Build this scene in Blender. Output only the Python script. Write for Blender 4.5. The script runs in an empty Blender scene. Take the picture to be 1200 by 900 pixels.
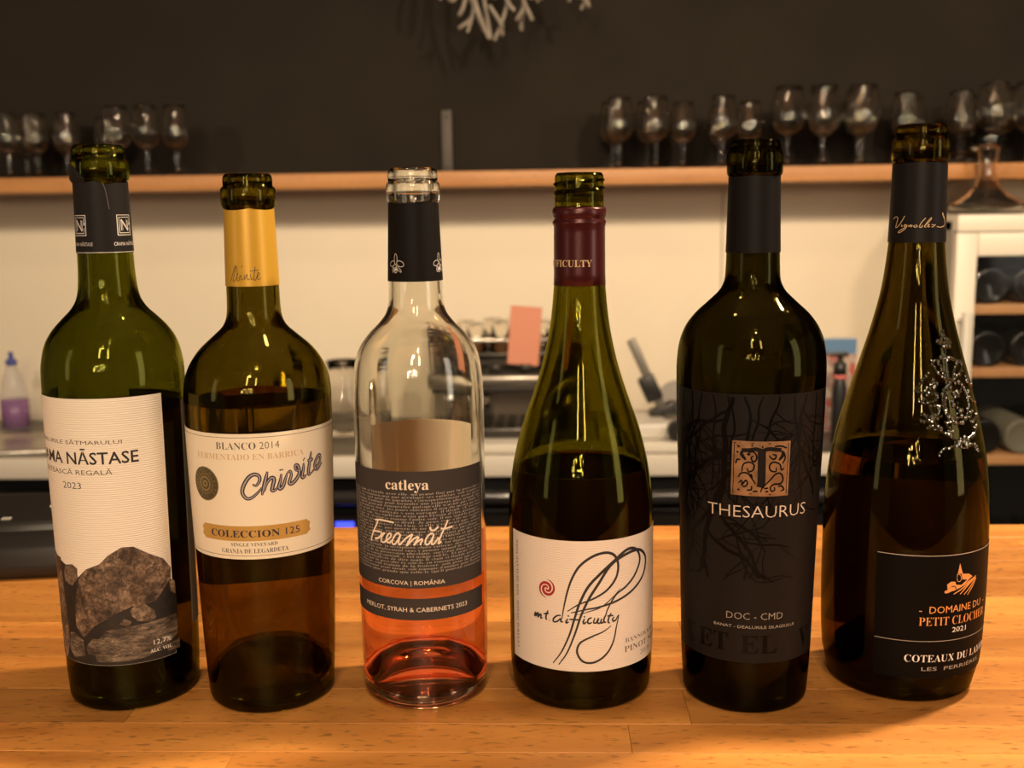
import bpy, bmesh, math, random
import numpy as np
from math import sin, cos, pi, radians, sqrt, atan2
from mathutils import Vector, Matrix
random.seed(7)
S = bpy.context.scene
COL = S.collection

# ------------------------------------------------------------------ camera
cd = bpy.data.cameras.new('camera'); cam = bpy.data.objects.new('camera', cd); COL.objects.link(cam); S.camera = cam
cd.sensor_fit = 'HORIZONTAL'; cd.sensor_width = 36; cd.lens = 37.95; cd.clip_start = .02; cd.clip_end = 60
pit, yaw, rol = radians(9.0), radians(2.0), radians(0.8)
fw = Vector((-sin(yaw)*cos(pit), cos(yaw)*cos(pit), -sin(pit))); rt = Vector((cos(yaw), sin(yaw), 0)); up = rt.cross(fw)
r2 = rt*cos(rol)-up*sin(rol); u2 = rt*sin(rol)+up*cos(rol)
cam.matrix_world = Matrix(((r2.x, u2.x, -fw.x, 0), (r2.y, u2.y, -fw.y, 0), (r2.z, u2.z, -fw.z, 1.423), (0, 0, 0, 1)))
cd.dof.use_dof = True; cd.dof.focus_distance = .585; cd.dof.aperture_fstop = 10.5

# ------------------------------------------------------------------ world, lights, exposure
S.view_settings.view_transform = 'Standard'; S.view_settings.look = 'None'; S.view_settings.gamma = 1
S.view_settings.use_curve_mapping = False; S.view_settings.exposure = 0.9
S.cycles.max_bounces = 20; S.cycles.transmission_bounces = 16; S.cycles.glossy_bounces = 6; S.cycles.diffuse_bounces = 3
S.cycles.transparent_max_bounces = 12; S.cycles.caustics_reflective = False; S.cycles.caustics_refractive = False
S.cycles.sample_clamp_indirect = 60.0; S.cycles.blur_glossy = .3
W = bpy.data.worlds.new('world'); S.world = W; W.use_nodes = True
W.node_tree.nodes['Background'].inputs[0].default_value = (1, .72, .48, 1)
W.node_tree.nodes['Background'].inputs[1].default_value = .10
WARM = (1, .76, .50)
def lamp(name, loc, power, size=.03, color=WARM):
    d = bpy.data.lights.new(name, 'POINT'); d.energy = power; d.shadow_soft_size = size; d.color = color
    o = bpy.data.objects.new(name, d); o.location = loc; COL.objects.link(o); return o
def area(name, loc, target, power, sx, sy, color=WARM):
    d = bpy.data.lights.new(name, 'AREA'); d.shape = 'RECTANGLE'; d.size = sx; d.size_y = sy; d.energy = power; d.color = color
    o = bpy.data.objects.new(name, d); o.location = loc; COL.objects.link(o)
    o.rotation_euler = (Vector(target)-Vector(loc)).to_track_quat('-Z', 'Y').to_euler(); return o
def spot(name, loc, target, power, size, angle, blend=.6, color=WARM):
    d = bpy.data.lights.new(name, 'SPOT'); d.energy = power; d.shadow_soft_size = size; d.color = color; d.spot_size = radians(angle); d.spot_blend = blend
    o = bpy.data.objects.new(name, d); o.location = loc; COL.objects.link(o)
    o.rotation_euler = (Vector(target)-Vector(loc)).to_track_quat('-Z', 'Y').to_euler(); return o
lamp('bar_lamp', (.58, .80, 2.05), 35, .035)
lamp('bar_lamp', (.10, .74, 2.62), 5, .05)
lamp('bar_lamp', (-.30, .66, 2.6), 4, .05)
lamp('room_lamp', (.10, -.45, 2.60), 10, .035)
lamp('room_lamp', (-.12, -1.1, 2.62), 11, .05)
area('added_softbox', (-.25, -1.6, 2.6), (-.1, .6, 1.25), 7, .10, .8)  # added soft boxes without a fixture, for streaks on the bottle glass
area('added_softbox', (.35, -1.7, 2.6), (.1, .6, 1.25), 7, .10, .8)
area('side_fill_panel', (2.1, -.4, 1.75), (0, .6, 1.35), 5, .45, 1.4, (1, .88, .74))  # added side panels, reflected as soft grey strips on the bottles
area('side_fill_panel', (-2.1, -.7, 1.75), (0, .6, 1.35), 1.5, .3, 1.2, (1, .88, .74))
for x, tx in ((-1.25, -1.1), (-.1, -.05), (1.15, .95)):
    spot('wall_fill_spot', (x, 1.0, 1.93), (tx, 2.66, 1.10), 15.5, .06, 100, .9, (1, .80, .56))  # added spots, aimed to brighten only the back wall
for k in range(18):
    lamp('string_light', (-.8+random.random()*1.2, -2.2-random.random()*.9, 1.70+random.random()*.35), 2.6, .028, (1, .8, .55))
lamp('blue_point_light', (1.2, -2.6, 2.3), .6, .04, (.35, .45, 1))  # weak blue point light behind the camera

# ------------------------------------------------------------------ materials
def new_mat(name):
    m = bpy.data.materials.new(name); m.use_nodes = True; nt = m.node_tree
    return m, nt, nt.nodes['Principled BSDF']
MATS = {}
def pm(name, col, rough=.5, metal=0, spec=.5, coat=0, noise=0, nscale=40, bump=0):
    if name in MATS: return MATS[name]
    m, nt, p = new_mat(name)
    p.inputs['Base Color'].default_value = (*col, 1); p.inputs['Roughness'].default_value = rough
    p.inputs['Metallic'].default_value = metal; p.inputs['Specular IOR Level'].default_value = spec
    p.inputs['Coat Weight'].default_value = coat
    if noise or bump:
        tc = nt.nodes.new('ShaderNodeTexCoord'); n = nt.nodes.new('ShaderNodeTexNoise')
        n.inputs['Scale'].default_value = nscale; n.inputs['Detail'].default_value = 5
        nt.links.new(tc.outputs['Object'], n.inputs['Vector'])
        if noise:
            cr = nt.nodes.new('ShaderNodeValToRGB'); nt.links.new(n.outputs['Fac'], cr.inputs['Fac'])
            cr.color_ramp.elements[0].position = .3; cr.color_ramp.elements[1].position = .7
            cr.color_ramp.elements[0].color = (*[c*(1-noise) for c in col], 1)
            cr.color_ramp.elements[1].color = (*[min(1, c*(1+noise)) for c in col], 1)
            nt.links.new(cr.outputs['Color'], p.inputs['Base Color'])
        if bump:
            b = nt.nodes.new('ShaderNodeBump'); b.inputs['Strength'].default_value = bump; b.inputs['Distance'].default_value = .001
            nt.links.new(n.outputs['Fac'], b.inputs['Height']); nt.links.new(b.outputs['Normal'], p.inputs['Normal'])
    MATS[name] = m; return m
def glass(name, col, ior=1.5, rough=0.03):
    if name in MATS: return MATS[name]
    m = bpy.data.materials.new(name); m.use_nodes = True; nt = m.node_tree; nt.nodes.clear()
    g = nt.nodes.new('ShaderNodeBsdfGlass'); g.inputs['Color'].default_value = (*col, 1); g.inputs['IOR'].default_value = ior
    g.inputs['Roughness'].default_value = rough
    o = nt.nodes.new('ShaderNodeOutputMaterial'); nt.links.new(g.outputs[0], o.inputs[0]); MATS[name] = m; return m
def clear_film(name, col, amt=.8):
    if name in MATS: return MATS[name]
    m, nt, p = new_mat(name); p.inputs['Base Color'].default_value = (*col, 1); p.inputs['Roughness'].default_value = .06
    tr = nt.nodes.new('ShaderNodeBsdfTransparent'); mx = nt.nodes.new('ShaderNodeMixShader'); mx.inputs[0].default_value = amt
    nt.links.new(p.outputs[0], mx.inputs[1]); nt.links.new(tr.outputs[0], mx.inputs[2]); nt.links.new(mx.outputs[0], nt.nodes['Material Output'].inputs[0]); MATS[name] = m; return m
def emit(name, col, s):
    m, nt, p = new_mat(name); p.inputs['Emission Color'].default_value = (*col, 1); p.inputs['Emission Strength'].default_value = s
    p.inputs['Base Color'].default_value = (*col, 1); return m

def wood_mat(name, c1, c2, sx=5, sy=42, rough=.42, rnd=.35, fleck=.5, coat=.15):
    m, nt, p = new_mat(name); N = nt.nodes.new; L = nt.links.new
    tc = N('ShaderNodeTexCoord'); oi = N('ShaderNodeObjectInfo')
    mul = N('ShaderNodeVectorMath'); mul.operation = 'MULTIPLY'; mul.inputs[1].default_value = (sx, sy, sy)
    off = N('ShaderNodeVectorMath'); off.operation = 'ADD'
    sc = N('ShaderNodeMath'); sc.operation = 'MULTIPLY'; sc.inputs[1].default_value = 37
    L(oi.outputs['Random'], sc.inputs[0]); L(tc.outputs['Object'], mul.inputs[0]); L(mul.outputs[0], off.inputs[0]); L(sc.outputs[0], off.inputs[1])
    n = N('ShaderNodeTexNoise'); n.inputs['Scale'].default_value = 1; n.inputs['Detail'].default_value = 8; n.inputs['Distortion'].default_value = .3
    L(off.outputs[0], n.inputs['Vector'])
    cr = N('ShaderNodeValToRGB'); cr.color_ramp.elements[0].position = .33; cr.color_ramp.elements[1].position = .68
    cr.color_ramp.elements[0].color = (*c1, 1); cr.color_ramp.elements[1].color = (*c2, 1); L(n.outputs['Fac'], cr.inputs['Fac'])
    mul2 = N('ShaderNodeVectorMath'); mul2.operation = 'MULTIPLY'; mul2.inputs[1].default_value = (22, 9, 9); L(off.outputs[0], mul2.inputs[0])
    f = N('ShaderNodeTexNoise'); f.inputs['Scale'].default_value = 1; f.inputs['Detail'].default_value = 3; L(mul2.outputs[0], f.inputs['Vector'])
    fr = N('ShaderNodeValToRGB'); fr.color_ramp.elements[0].position = .30; fr.color_ramp.elements[1].position = .42
    fr.color_ramp.elements[0].color = (1-fleck,)*3+(1,); fr.color_ramp.elements[1].color = (1, 1, 1, 1); L(f.outputs['Fac'], fr.inputs['Fac'])
    mx = N('ShaderNodeMix'); mx.data_type = 'RGBA'; mx.blend_type = 'MULTIPLY'; mx.inputs[0].default_value = 1
    L(cr.outputs[0], mx.inputs[6]); L(fr.outputs[0], mx.inputs[7])
    hs = N('ShaderNodeHueSaturation'); mr = N('ShaderNodeMapRange'); mr.inputs[3].default_value = 1-rnd*.6; mr.inputs[4].default_value = 1+rnd*.4
    L(oi.outputs['Random'], mr.inputs[0]); L(mr.outputs[0], hs.inputs['Value']); L(mx.outputs[2], hs.inputs['Color'])
    L(hs.outputs[0], p.inputs['Base Color']); p.inputs['Roughness'].default_value = rough; p.inputs['Coat Weight'].default_value = coat
    p.inputs['Coat Roughness'].default_value = .3
    b = N('ShaderNodeBump'); b.inputs['Strength'].default_value = .25; b.inputs['Distance'].default_value = .0006
    L(f.outputs['Fac'], b.inputs['Height']); L(b.outputs['Normal'], p.inputs['Normal'])
    MATS[name] = m; return m

# ------------------------------------------------------------------ object helpers
def tag(o, label=None, cat=None, group=None, kind=None):
    if label: o['label'] = label
    if cat: o['category'] = cat
    if group: o['group'] = group
    if kind: o['kind'] = kind
    return o
def thing(name, label, cat, loc=(0, 0, 0), group=None, rz=0):
    o = bpy.data.objects.new(name, None); COL.objects.link(o); o.location = loc; o.rotation_euler.z = rz
    o.empty_display_size = .02
    return tag(o, label, cat, group)
def mobj(name, verts, faces, mat, parent=None, smooth=False, mats=None, midx=None, loc=None):
    me = bpy.data.meshes.new(name); me.from_pydata(verts, [], faces)
    for m in (mats or [mat]): me.materials.append(m)
    if midx is not None: me.polygons.foreach_set('material_index', midx)
    if smooth: me.polygons.foreach_set('use_smooth', [True]*len(me.polygons))
    me.update()
    o = bpy.data.objects.new(name, me); COL.objects.link(o)
    if parent: o.parent = parent
    if loc: o.location = loc
    return o
def bobj(name, bm, mat, parent=None, smooth=False, loc=None):
    me = bpy.data.meshes.new(name); bm.to_mesh(me); bm.free(); me.materials.append(mat)
    if smooth:
        me.polygons.foreach_set('use_smooth', [True]*len(me.polygons)); me.set_sharp_from_angle(angle=radians(38))
    o = bpy.data.objects.new(name, me); COL.objects.link(o)
    if parent: o.parent = parent
    if loc: o.location = loc
    return o
def box(bm, x0, x1, y0, y1, z0, z1, bev=0, seg=1, M=None):
    r = bmesh.ops.create_cube(bm, size=1)
    vs = r['verts']
    for v in vs: v.co = Vector(((x0+x1)/2+v.co.x*(x1-x0), (y0+y1)/2+v.co.y*(y1-y0), (z0+z1)/2+v.co.z*(z1-z0)))
    if bev:
        es = list({e for v in vs for e in v.link_edges})
        rr = bmesh.ops.bevel(bm, geom=es, offset=bev, segments=seg, affect='EDGES', profile=.5); vs = list({v for f in rr['faces'] for v in f.verts} | {v for v in vs if v.is_valid})
    if M:
        for v in vs: v.co = M @ v.co
    return vs
def boxo(name, a, b, mat, parent=None, bev=.002, seg=2, smooth=True, loc=None):
    bm = bmesh.new(); box(bm, a[0], b[0], a[1], b[1], a[2], b[2], bev, seg); return bobj(name, bm, mat, parent, smooth, loc)
def tube(bm, pts, rad, seg=10, caps=True):
    pts = [Vector(p) for p in pts]; rs = rad if isinstance(rad, (list, tuple)) else [rad]*len(pts)
    rings = []; prev = None
    for i, p in enumerate(pts):
        t = (pts[min(i+1, len(pts)-1)]-pts[max(i-1, 0)]).normalized()
        a = prev if prev is not None else (Vector((0, 0, 1)) if abs(t.z) < .9 else Vector((1, 0, 0)))
        a = (a-t*a.dot(t)).normalized(); prev = a; b = t.cross(a)
        rings.append([bm.verts.new(p+(a*cos(2*pi*k/seg)+b*sin(2*pi*k/seg))*rs[i]) for k in range(seg)])
    for i in range(len(rings)-1):
        for k in range(seg):
            bm.faces.new((rings[i][k], rings[i][(k+1) % seg], rings[i+1][(k+1) % seg], rings[i+1][k]))
    if caps:
        bm.faces.new(list(reversed(rings[0]))); bm.faces.new(rings[-1])
def lathe_v(path, seg=64, c=(0, 0, 0)):
    """revolve (r,z) path; returns verts, faces with normals to the right-hand side of the path"""
    V = []; F = []; idx = []
    for r, z in path:
        if r < 1e-7: idx.append([len(V)]); V.append((c[0], c[1], c[2]+z))
        else:
            idx.append(list(range(len(V), len(V)+seg)))
            V += [(c[0]+r*cos(2*pi*k/seg), c[1]+r*sin(2*pi*k/seg), c[2]+z) for k in range(seg)]
    for a, b in zip(idx, idx[1:]):
        for k in range(seg):
            k2 = (k+1) % seg
            if len(a) == 1 and len(b) == 1: continue
            if len(a) == 1: F.append((a[0], b[k2], b[k]))
            elif len(b) == 1: F.append((a[k], a[k2], b[0]))
            else: F.append((a[k], a[k2], b[k2], b[k]))
    return V, F
def lathe(name, path, mat, parent=None, seg=48, loc=None, c=(0, 0, 0)):
    V, F = lathe_v(path, seg, c); return mobj(name, V, F, mat, parent, True, loc=loc)
def pchip(P):
    P = sorted(P); x = np.array([p[0] for p in P], float); y = np.array([p[1] for p in P], float)
    h = np.diff(x); d = np.diff(y)/h; m = np.zeros(len(x))
    for i in range(1, len(x)-1):
        if d[i-1]*d[i] > 0:
            w1 = 2*h[i]+h[i-1]; w2 = h[i]+2*h[i-1]; m[i] = (w1+w2)/(w1/d[i-1]+w2/d[i])
    m[0] = d[0]; m[-1] = d[-1]
    def f(v):
        v = min(max(v, x[0]), x[-1]); i = min(int(np.searchsorted(x, v, 'right'))-1, len(h)-1); t = (v-x[i])/h[i]
        return float((2*t**3-3*t*t+1)*y[i]+(t**3-2*t*t+t)*h[i]*m[i]+(-2*t**3+3*t*t)*y[i+1]+(t**3-t*t)*h[i]*m[i+1])
    return f

# ------------------------------------------------------------------ lettering
def serif(s):
    o = ''
    for c in s:
        if 'A' <= c <= 'Z': o += chr(0x1D400+ord(c)-65)
        elif 'a' <= c <= 'z': o += chr(0x1D41A+ord(c)-97)
        else: o += c
    return o
TC = {}
def text2d(s, off=0.0, res=2):
    k = (s, off, res)
    if k in TC: return TC[k]
    c = bpy.data.curves.new('lettering', 'FONT'); c.body = s; c.resolution_u = res; c.offset = off
    o = bpy.data.objects.new('lettering', c); COL.objects.link(o)
    dg = bpy.context.evaluated_depsgraph_get(); me = bpy.data.meshes.new_from_object(o.evaluated_get(dg))
    V = [(v.co.x, v.co.y) for v in me.vertices]; F = [tuple(p.vertices) for p in me.polygons]
    bpy.data.objects.remove(o); bpy.data.curves.remove(c); bpy.data.meshes.remove(me)
    TC[k] = (V, F); return TC[k]
def catmull(P, n=6):
    if len(P) < 3: return [tuple(np.array(P[0])*(1-t)+np.array(P[1])*t) for t in np.linspace(0, 1, n+1)]
    Q = [np.array(p, float) for p in P]; Q = [2*Q[0]-Q[1]]+Q+[2*Q[-1]-Q[-2]]; out = []
    for i in range(1, len(Q)-2):
        a, b, c, d = Q[i-1:i+3]
        for j in range(n):
            t = j/n; out.append(tuple(.5*((2*b)+(c-a)*t+(2*a-5*b+4*c-d)*t*t+(3*b-a-3*c+d)*t**3)))
    out.append(tuple(Q[-2])); return out
def ribbon(P, w, taper=0):
    """flat stroke of width w along 2-D points; returns V,F"""
    V = []; F = []; n = len(P)
    for i in range(n):
        a = np.array(P[max(i-1, 0)]); b = np.array(P[min(i+1, n-1)]); t = b-a; L = np.hypot(*t) or 1; t = t/L; nn = np.array((-t[1], t[0]))
        ww = w/2*(1-taper*abs(2*i/(n-1)-1)**2) if n > 1 else w/2
        p = np.array(P[i]); V += [tuple(p+nn*ww), tuple(p-nn*ww)]
    for i in range(n-1): F.append((2*i, 2*i+1, 2*i+3, 2*i+2))
    return V, F
def merge(parts):
    V = []; F = []
    for v, f in parts:
        b = len(V); V += v; F += [tuple(i+b for i in q) for q in f]
    return V, F

# ------------------------------------------------------------------ bottles
BAR = 1.15
class Bottle:
    def __init__(s, name, label, pos, body, lip, wall, punt, level, gcol, gincol, lcol, topcol, seg=96):
        s.root = thing(name, label, 'wine bottle', (pos[0], pos[1], BAR), 'wine bottles in a row on the bar')
        s.thc = atan2(-pos[0], pos[1]); s.f = pchip([(z, r) for z, r in body]); s.body = body
        z0 = body[0][0]; z1 = body[-1][0]; R = body[0][1]
        outer = [(0, punt), (.28*R, punt*.965), (.5*R, punt*.8), (.66*R, punt*.5), (.77*R, punt*.2), (.84*R, .6), (R-4.2, 0), (R-2.2, .5), (R-.8, 2.0), (R-.15, 4.0)]
        zz = np.concatenate([np.linspace(z0, body[-1][0]*.52, 14)[:-1], np.linspace(body[-1][0]*.52, z1, 64)])
        outer += [(s.f(z), z) for z in zz]
        top = lip[-1][1]
        outer += lip
        bore = 9.4
        outer += [(bore+1.2, top+.1), (bore+.3, top-.5), (bore, top-1.6)]
        inner = [(max(min(s.f(z)-wall, 99), 0) if z < z1-25 else bore, z) for z in np.linspace(z1+2, 13, 80)]
        ir = [(min(r, 99), z) for r, z in inner]
        fl = [(R-wall-1.2, 9.5), (R-wall-3.5, 6.5), (R-wall-6, 5.8), (.74*R, punt*.25+4), (.6*R, punt*.62+4), (.42*R, punt*.9+3.6), (.2*R, punt+3.6), (0, punt+4)]
        hi = [p for p in ir if p[1] > level]; lo = [p for p in ir if p[1] <= level]
        rl = (hi[-1][0]+lo[0][0])/2; mid = (rl, level)
        mm = lambda P: [(r*1e-3, z*1e-3) for r, z in P]
        gm = glass(name+'_glass', gcol); gi = glass(name+'_inner', gincol)
        V1, F1 = lathe_v(mm(outer), seg); V2, F2 = lathe_v(mm([outer[-1]]+hi+[mid]), seg)
        b = len(V1); F = F1+[tuple(i+b for i in q) for q in F2]
        mobj('glass', V1+V2, F, None, s.root, True, [gm, gi], [0]*len(F1)+[1]*len(F2))
        lw = glass(name+'_wine', lcol, 1.5/1.34); lt = glass(name+'_surface', topcol, 1.34)
        V1, F1 = lathe_v(mm([mid]+lo+fl), seg); V2, F2 = lathe_v(mm([mid, (rl*.97, level-.3), (rl*.9, level-.5), (0, level-.5)]), seg)
        b = len(V1); mobj('wine', V1+V2, F1+[tuple(i+b for i in q) for q in F2], None, s.root, True, [lw, lt], [0]*len(F1)+[1]*len(F2))
    def P(s, th, z, off=0):     # th degrees from the side facing the viewer, z mm, off mm
        r = (s.f(z)+off)*1e-3; a = radians(th)+s.thc
        return (r*sin(a), -r*cos(a), z*1e-3)
    def sheet(s, name, t0, t1, z0, z1, mat, off=.12, thick=.1, parent=None, ztop=None, zbot=None, label=None):
        nt = max(8, int(abs(t1-t0)/3)); nz = max(2, int((z1-z0)/4)); full = abs(t1-t0) >= 359
        V = []; F = []
        for k, o in enumerate((off+thick, off)):
            for j in range(nz+1):
                for i in range(nt+1):
                    th = t0+(t1-t0)*i/nt; a = z0+(zbot(th) if zbot else 0); b = z1+(ztop(th) if ztop else 0)
                    V.append(s.P(th, a+(b-a)*j/nz, o))
        n = (nt+1)*(nz+1)
        for j in range(nz):
            for i in range(nt):
                a = j*(nt+1)+i; F.append((a, a+1, a+nt+2, a+nt+1)); F.append((n+a, n+a+nt+1, n+a+nt+2, n+a+1))
        for i in range(nt):
            F.append((i+1, i, n+i, n+i+1)); a = nz*(nt+1)+i; F.append((a, a+1, n+a+1, n+a))
        if not full:
            for j in range(nz):
                a = j*(nt+1); F.append((a, a+nt+1, n+a+nt+1, n+a)); a += nt; F.append((a+nt+1, a, n+a, n+a+nt+1))
        o = mobj(name, V, F, mat, parent or s.root, True)
        o.data.set_sharp_from_angle(angle=radians(40))
        if label: o['label'] = label
        return o
    def flat(s, name, V, F, th0, z0, mat, off, parent, split=0, rot=0, rref=None):
        """wrap flat 2-D artwork (mm) round the bottle, centred on th0,z0"""
        if not split and s.f(z0) < 20: split = 1.2
        r0 = rref or s.f(z0); c, sn = cos(radians(rot)), sin(radians(rot))
        V = [(x*c-y*sn, x*sn+y*c) for x, y in V]
        if split:
            bm = bmesh.new(); vs = [bm.verts.new((x, y, 0)) for x, y in V]
            for f in F:
                try: bm.faces.new([vs[i] for i in f])
                except ValueError: pass
            for ax in (0, 1):
                lo = min(v[ax] for v in V); hi = max(v[ax] for v in V); st = split*(1 if ax == 0 else 2)
                k = lo+st
                while k < hi:
                    co = (k, 0, 0) if ax == 0 else (0, k, 0); no = (1, 0, 0) if ax == 0 else (0, 1, 0)
                    bmesh.ops.bisect_plane(bm, geom=bm.verts[:]+bm.edges[:]+bm.faces[:], plane_co=co, plane_no=no); k += st
            bmesh.ops.triangulate(bm, faces=bm.faces[:])
            bm.verts.index_update(); V = [(v.co.x, v.co.y) for v in bm.verts]; F = [tuple(v.index for v in f.verts) for f in bm.faces]; bm.free()
        W3 = [s.P(th0+math.degrees(x/r0), z0+y, off) for x, y in V]
        return mobj(name, W3, F, mat, parent)
    def text(s, parent, t, th, z, h, w=None, mat=None, off=.3, font='sans', rot=0, thin=0.0, split=0, slant=0, res=2, spread=1, name='lettering'):
        t2 = serif(t) if font == 'serif' else t
        V, F = text2d(t2, thin, res); 
        if not V: return
        x0 = min(v[0] for v in V); x1 = max(v[0] for v in V); ch = .70
        sy = h/ch; sx = (w/(x1-x0)) if w else sy
        V = [((x-(x0+x1)/2)*sx+slant*(y*sy-h/2), y*sy-h/2) for x, y in V]
        return s.flat(name, V, F, th, z, mat, off, parent, split, rot)
    def strokes(s, parent, ST, width, mat, off=.3, name='lettering', taper=0, n=6, dth=0, dz=0, sc=1):
        parts = []; r0 = s.f(ST[0][0][1])
        for st in ST:
            P = [(radians(a+dth)*r0, z+dz) for a, z in st]
            parts.append(ribbon(catmull(P, n), width, taper))
        V, F = merge(parts)
        return mobj(name, [s.P(math.degrees(x/r0), z, off) for x, z in V], F, mat, parent)
    def poly(s, parent, pts, mat, off, name='printed_shape', split=2.0):
        r0 = s.f(pts[0][1]); P = [(radians(a)*r0, z) for a, z in pts]
        zc = sum(p[1] for p in P)/len(P)
        return s.flat(name, [(x, z-zc) for x, z in P], [tuple(range(len(P)))], 0, zc, mat, off, parent, split, rref=r0)
    def tubes(s, parent, ST, rad, mat, name, off=.3, n=5, seg=6):
        bm = bmesh.new()
        for st in ST:
            P = catmull(st, n); tube(bm, [s.P(a, z, off) for a, z in P], rad*1e-3, seg)
        return bobj(name, bm, mat, parent, True)
def circle_pts(r, n=32, cx=0, cy=0, ry=None): return [(cx+r*cos(2*pi*k/n), cy+(ry or r)*sin(2*pi*k/n)) for k in range(n)]
def ringVF(r, w, n=40, cx=0, cy=0):
    P = circle_pts(r, n, cx, cy); P.append(P[0]); return ribbon(P, w)
def discVF(r, n=28, cx=0, cy=0): return circle_pts(r, n, cx, cy), [tuple(range(n))]
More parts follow.
